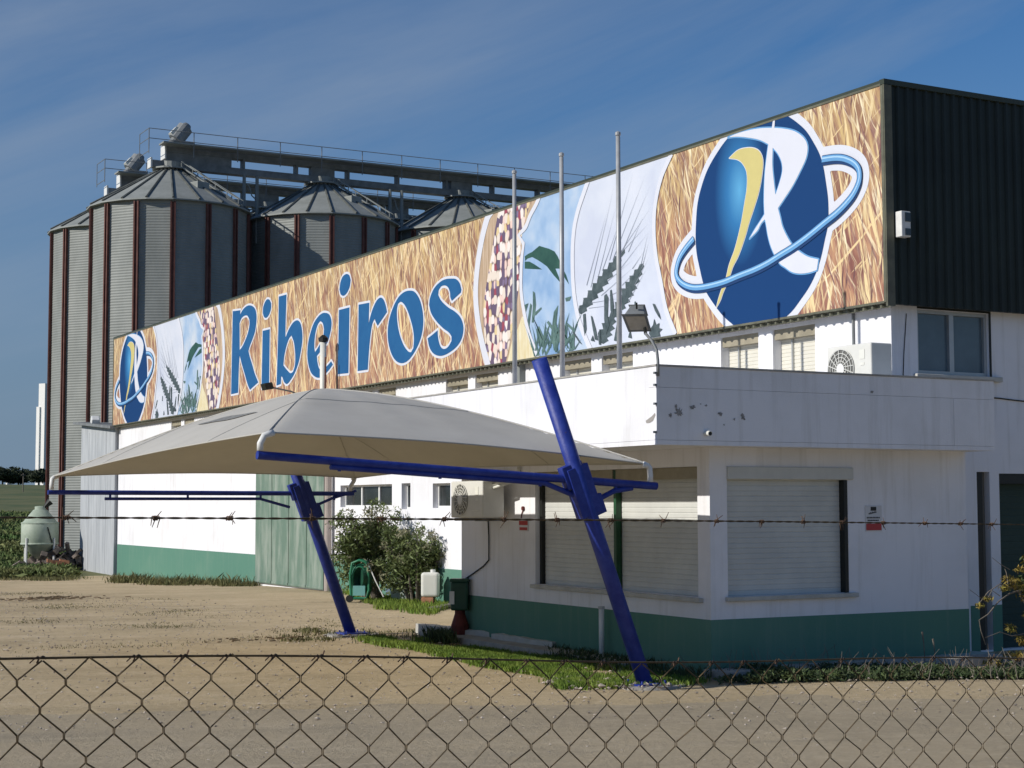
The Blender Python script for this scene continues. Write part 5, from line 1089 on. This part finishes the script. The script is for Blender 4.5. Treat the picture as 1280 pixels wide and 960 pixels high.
grassfield('weeds','dark weeds growing along the foot of the annex between the kerb and its corner',[(690,812),(760,822),(880,838),(905,846),(860,852),(760,840),(690,824)],300,.04,.15,.06,'darkweed',.010,12,.02,.9,7,1.4,-.2)
grassfield('weeds','small dark weeds between the kerb stones beside the red pump pedestal',[(535,795),(562,799),(570,806),(540,803)],70,.05,.2,.05,'darkweed',.012,13,.02,.9,8,1.4,-.6)
grassfield('weeds','patchy low green weeds scattered over the dirt left of the far blue canopy post',[(0,735),(300,745),(430,780),(400,800),(0,815)],420,.008,.03,.12,'drygrass',.007,14,.0,.9,7,.5,.22)
# low creeper at the shaded front of the annex
rr=random.Random(9); m=MB(); P0=gr(850,850); P1=gr(1300,842)
for i in range(760):
    s=rr.random(); x_=905+s*390; yb_=853-s*8; yt=835+3*math.sin(s*9)-s*3; yy=rr.uniform(yt+6,yb_+1); g=gr(x_,yy)
    g.y=min(g.y,YA-.15) if g.x<XAR else g.y
    hh=.05+.14*max(0,mnoise.noise(Vector((g.x*1.3,g.y*1.3,1)))+.25)
    leafcloud(m,(g.x,g.y,hh*.5),.13,.10,hh*.6,22,.012,.032,0,rr)
tag(m.build('ground_cover',M['darkweed']),'dark low creeping weeds in the shade along the front of the annex','ground cover',kind='stuff')
m=MB()
for i in range(150):
    x_=rr.uniform(860,1290); g=gr(x_,rr.uniform(838,850)); h=rr.uniform(.12,.34); l_=rr.gauss(0,.12); m.tube([(g.x,g.y,0),(g.x+l_*.5,g.y+rr.gauss(0,.04),h*.6),(g.x+l_,g.y+rr.gauss(0,.06),h)],[.005,.004,.002],4)
for x_,y_,h in ((1157,838,.46),(1170,836,.36)): g=gr(x_,y_); m.tube([(g.x,g.y,0),(g.x-.02,g.y,h*.7),(g.x-.04,g.y,h)],[.006,.006,.012],5)
tag(m.build('dry_stems',M['bark']),'thin dry weed stems standing in the creeper in front of the annex','weeds',kind='stuff')
# near right shrub with yellowed leaves
c=gr(1292,832); t=thing('yellowing_shrub','straggly shrub with yellowing leaves and bare twigs at the right picture edge','shrub',tuple(c)); Yd=c.y
def q(x,y,o=0): return py(x,y,Yd+o)
m=MB(); 
for pts,r in (([(1300,835),(1292,800),(1285,760),(1268,730)],.03),([(1285,735),(1262,742),(1248,752),(1235,768),(1224,775),(1226,788),(1232,806)],.011),([(1268,736),(1250,730),(1235,740),(1222,757)],.009),([(1250,745),(1240,738),(1232,752),(1212,737)],.006),([(1262,712),(1250,705),(1240,697)],.005),([(1290,790),(1265,795),(1250,790),(1232,797)],.006),([(1260,730),(1258,716),(1256,711)],.007)): m.tube([q(x,y,.02*i) for i,(x,y) in enumerate(pts)],[r*(1-.6*i/len(pts)) for i in range(len(pts))],6)
m.build('branch',M['bark'],t)
m=MB(); rr=random.Random(4)
for (x,y,rx,rz,n_) in ((1278,712,.10,.05,60),(1262,724,.12,.05,70),(1275,732,.14,.06,120),(1255,735,.07,.035,50),(1235,748,.07,.03,40),(1225,757,.06,.03,30),(1285,745,.14,.07,110),(1263,785,.09,.05,60),(1280,800,.12,.06,80),(1270,820,.16,.06,110),(1240,828,.12,.05,70),(1290,770,.12,.1,80),(1295,700,.2,.12,160)):
    p=q(x,y); leafcloud(m,tuple(p),rx,rx,rz,n_,.012,.03,0,rr)
m.build('foliage',M['yellowleaf'],t)
m=MB()
for (x,y,rx,rz,n_) in ((1285,725,.15,.08,90),(1290,700,.16,.08,110),(1255,832,.2,.07,140),(1280,840,.25,.07,180)): p=q(x,y,.05); leafcloud(m,tuple(p),rx,rx,rz,n_,.014,.034,0,rr)
m.build('green_foliage',M['darkweed'],t)
# loose stones
def stones_(name,label,n,poly,s0,s1,seed):
    rr=random.Random(seed); P=[gr(*p) for p in poly]; xs=[p.x for p in P]; ys=[p.y for p in P]; m=MB(); k=0
    while k<n:
        x=rr.uniform(min(xs),max(xs)); y=rr.uniform(min(ys),max(ys)); ins=False
        for i in range(len(P)):
            a,b=P[i],P[i-1]
            if (a.y>y)!=(b.y>y) and x<(b.x-a.x)*(y-a.y)/(b.y-a.y)+a.x: ins=not ins
        if not ins: continue
        s=rr.uniform(s0,s1)*(.5 if rr.random()<.6 else 1); a=rr.uniform(0,3); ax=Vector((math.cos(a),math.sin(a),rr.uniform(-.2,.2)))*s; ay=Vector((-math.sin(a),math.cos(a),0))*s*.7
        cc=Vector((x,y,tz(x,y)+.022+s*.15)); vs=[cc+ax*rr.uniform(.8,1.2),cc+ay*rr.uniform(.8,1.2),cc-ax*rr.uniform(.8,1.2),cc-ay*rr.uniform(.8,1.2),cc+Vector((0,0,s*.5)),cc-Vector((0,0,s*.5))]
        m.add(vs,[(0,1,4),(1,2,4),(2,3,4),(3,0,4),(1,0,5),(2,1,5),(3,2,5),(0,3,5)]); k+=1
    return tag(m.build(name,mat('pebble_'+str(seed),(.24,.20,.16),.9,0,c2=(.5,.44,.37),vs=8,island=.4)),label,'gravel',kind='stuff')
stones_('gravel','loose pale pebbles scattered over the yard and the lane edge',5200,[(-40,735),(500,770),(700,835),(1320,850),(1320,1000),(-40,1000)],.008,.028,1)
stones_('rubble','pale rubble and small stones around the foot of the near blue post',130,[(670,852),(700,866),(860,864),(840,852),(720,846)],.02,.06,2)
# flattened debris patches on the dirt
m=MB(); rr=random.Random(8)
for x,y,n_,sx_,sy_ in ((45,750,90,.7,.22),(345,800,30,.5,.16),(60,748,60,.3,.15)):
    g=gr(x,y)
    for i in range(n_): 
        p=g+Vector((rr.gauss(0,sx_),rr.gauss(0,sy_),rr.uniform(.01,.04))); a=rr.uniform(-.4,.6); d=Vector((math.cos(a),math.sin(a),rr.uniform(-.05,.05))); m.obox(p,d*rr.uniform(.03,.12),Vector((-d.y,d.x,0))*.025,(0,0,.015))
tag(m.build('straw_litter',mat('brown_litter',(.13,.09,.05),.9,0,c2=(.27,.2,.12),vs=9,island=.4)),'brown plant litter lying in flat patches on the dirt yard','litter',kind='stuff')

# ---------------------------------------------------------------- near fence: chain link and one strand of barbed wire
d0,d1=1.75,2.975
def fpt(s,z):   # s: 0..1 from picture left to right along the real fence line
    a=CX*((0-640)/FPX)+Fw; b=CX*((1280-640)/FPX)+Fw; A_=O+a*d0; B_=O+b*d1; p=A_.lerp(B_,s); return Vector((p.x,p.y,z))
LEN=(fpt(1,0)-fpt(0,0)).length; PW=LEN/27.0
def topz(s): return 1.838+(1.719-1.838)*s+.004*math.sin(s*9)
def pitch(s): return .0281+(.0315-.0281)*s
fe=thing('chain_link_fence','rusty sagging chain link fence across the foreground','fence',tuple(fpt(.5,0)))
m=MB(); n0,n1=-22,58; KX=[0,58,115,177,235,291,347,404,461,510,564,612,662,708,756,800,845,890,930,971,1011,1052,1091,1128,1165,1202,1237,1272]
m_=m
def sOf(x):
    lo,hi=-1,2
    for _ in range(50):
        mid=(lo+hi)/2; c=fpt(mid,2)-O; xx=640+FPX*c.dot(CX)/c.dot(Fw)
        if xx<x: lo=mid
        else: hi=mid
    return lo
KS=[sOf(x) for x in KX]
def Sx(k):
    if k<0: return KS[0]+k*(KS[3]-KS[0])/3
    if k>27: return KS[27]+(k-27)*(KS[27]-KS[23])/4
    i=min(26,int(k)); return KS[i]+(KS[i+1]-KS[i])*(k-i)
def node(k,r,w=True):
    s=Sx(k)+(.004*mnoise.noise(Vector((k*.35,r*.3,2))) if w else 0)
    z=topz(s)-max(0,r-.14)*pitch(s)+.006*mnoise.noise(Vector((k*.5,r*.45,7)))
    return s,max(z,.03)
rows=int(1.80/.0295)
nrmF=(Vector((0,0,1)).cross(fpt(1,0)-fpt(0,0))).normalized()
off0=0
for k in range(n0,n1):
    # each wire is one zig-zag from the top to the ground, hooked round its neighbours
    for side in (0,):
        pts=[]
        for r in range(0,rows+1):
            h=.5 if r%2 else 0
            s,z_=node(k+off0+h,r)
            if z_<=.03: break
            o_=.0028*(1 if r%2 else -1)
            jog=.00095
            p=fpt(s,z_)+nrmF*o_*.6
            # small vertical run at the bend where wires hook each other
            pts.append(p+Vector((0,0,.0035 if r else 0))+(fpt(1,0)-fpt(0,0)).normalized()*(.0 )); 
            if r: pts.append(p-Vector((0,0,.0035)))
        m.tube(pts,.00106,4)
        pts2=[]
        for r in range(0,rows+1):
            h=-.5 if r%2 else 0
            s,z_=node(k+off0+h,r)
            if z_<=.03: break
            p=fpt(s,z_)+nrmF*(.0028*(-1 if r%2 else 1))*.6
            pts2.append(p+Vector((0,0,.0035 if r else 0))); 
            if r: pts2.append(p-Vector((0,0,.0035)))
        m.tube(pts2,.00106,4)
m.build('mesh_panel',M['rust'],fe,smooth=True)
m=MB(); pts=[fpt(Sx(n0)+(Sx(n1)-Sx(n0))*i/90,topz(Sx(n0)+(Sx(n1)-Sx(n0))*i/90)+.0005) for i in range(91)]; m.tube(pts,.0013,6); m.build('top_wire',M['rust'],fe,smooth=True)
u=(fpt(1,0)-fpt(0,0)).normalized()
for k in range(n0,n1):
    s=Sx(k+off0); c=fpt(s,topz(s)); rq=random.Random(k)
    if rq.random()<.8:
        m=MB()
        m.tube([c+u*.004*math.cos(a*.9)+Vector((0,0,.0035*math.sin(a)-.001))+nrmF*.003*math.cos(a)-u*.0012*a for a in [j*.8 for j in range(14)]],.0009,4)
        if rq.random()<.5: m.tube([c,c+Vector((0,0,.007))+u*.003],.001,4)
        m.build('tie_wire',M['rust2'],fe)
for s in (Sx(n0),Sx(n1)):
    m=MB(); c=fpt(s,0); m.tube([c-Vector((0,0,.4)),c+Vector((0,0,2.15))],.03,12); m.build('fence_post',M['galvdark'],fe,smooth=True)
bw=thing('barbed_wire','single rusty strand of barbed wire stretched above the chain link fence','barbed wire',tuple(fpt(.5,1.97)))
def bz_(s): 
    q=s*1280; return 1.987+(1.9605-1.987)*s+.0022*math.sin(math.pi*s)
m=MB(); n_=1500; 
for ph in (0,math.pi):
    pts=[]
    for i in range(n_+1):
        s=Sx(n0)+(Sx(n1)-Sx(n0))*i/n_; a=s*LEN/.022*2*math.pi*.5+ph; c=fpt(s,bz_(s)); pts.append(c+nrmF*.0009*math.cos(a)+Vector((0,0,.0007*math.sin(a))))
    m.tube(pts,.0008,4)
m.build('twisted_strand',M['rust'],bw,smooth=True)
s=sOf(88); st=(sOf(292)-sOf(88))/2; k=-12
for k in range(-12,36):
    ss=s+st*k; rq=random.Random(k+100); ss+=rq.uniform(-.004,.004)
    if not Sx(n0)<ss<Sx(n1): continue
    c=fpt(ss,bz_(ss)); m=MB()
    for e in (-.0016,.0016):
        a0=rq.uniform(0,6.28); cc=c+u*e
        coil=[cc+(nrmF*math.cos(a0+j*.7)+Vector((0,0,1))*math.sin(a0+j*.7))*.0024+u*(j-8)*.0003 for j in range(17)]
        d1_=(Vector((0,0,1))*rq.uniform(.4,1)*rq.choice((-1,-1,1))+u*rq.uniform(-.5,.5)+nrmF*rq.uniform(-.6,.6)).normalized(); d2_=(Vector((0,0,-1))*rq.uniform(.3,1)*(1 if d1_.z>0 else -1)*rq.choice((1,1,-1))+u*rq.uniform(-.5,.5)+nrmF*rq.uniform(-.6,.6)).normalized()
        pts=[coil[0]+d1_*.011]+coil+[coil[-1]+d2_*.011]; m.tube(pts,[.0004]+[.0007]*17+[.0004],5)
    m.build('barb',M['rust2'],bw,smooth=True)
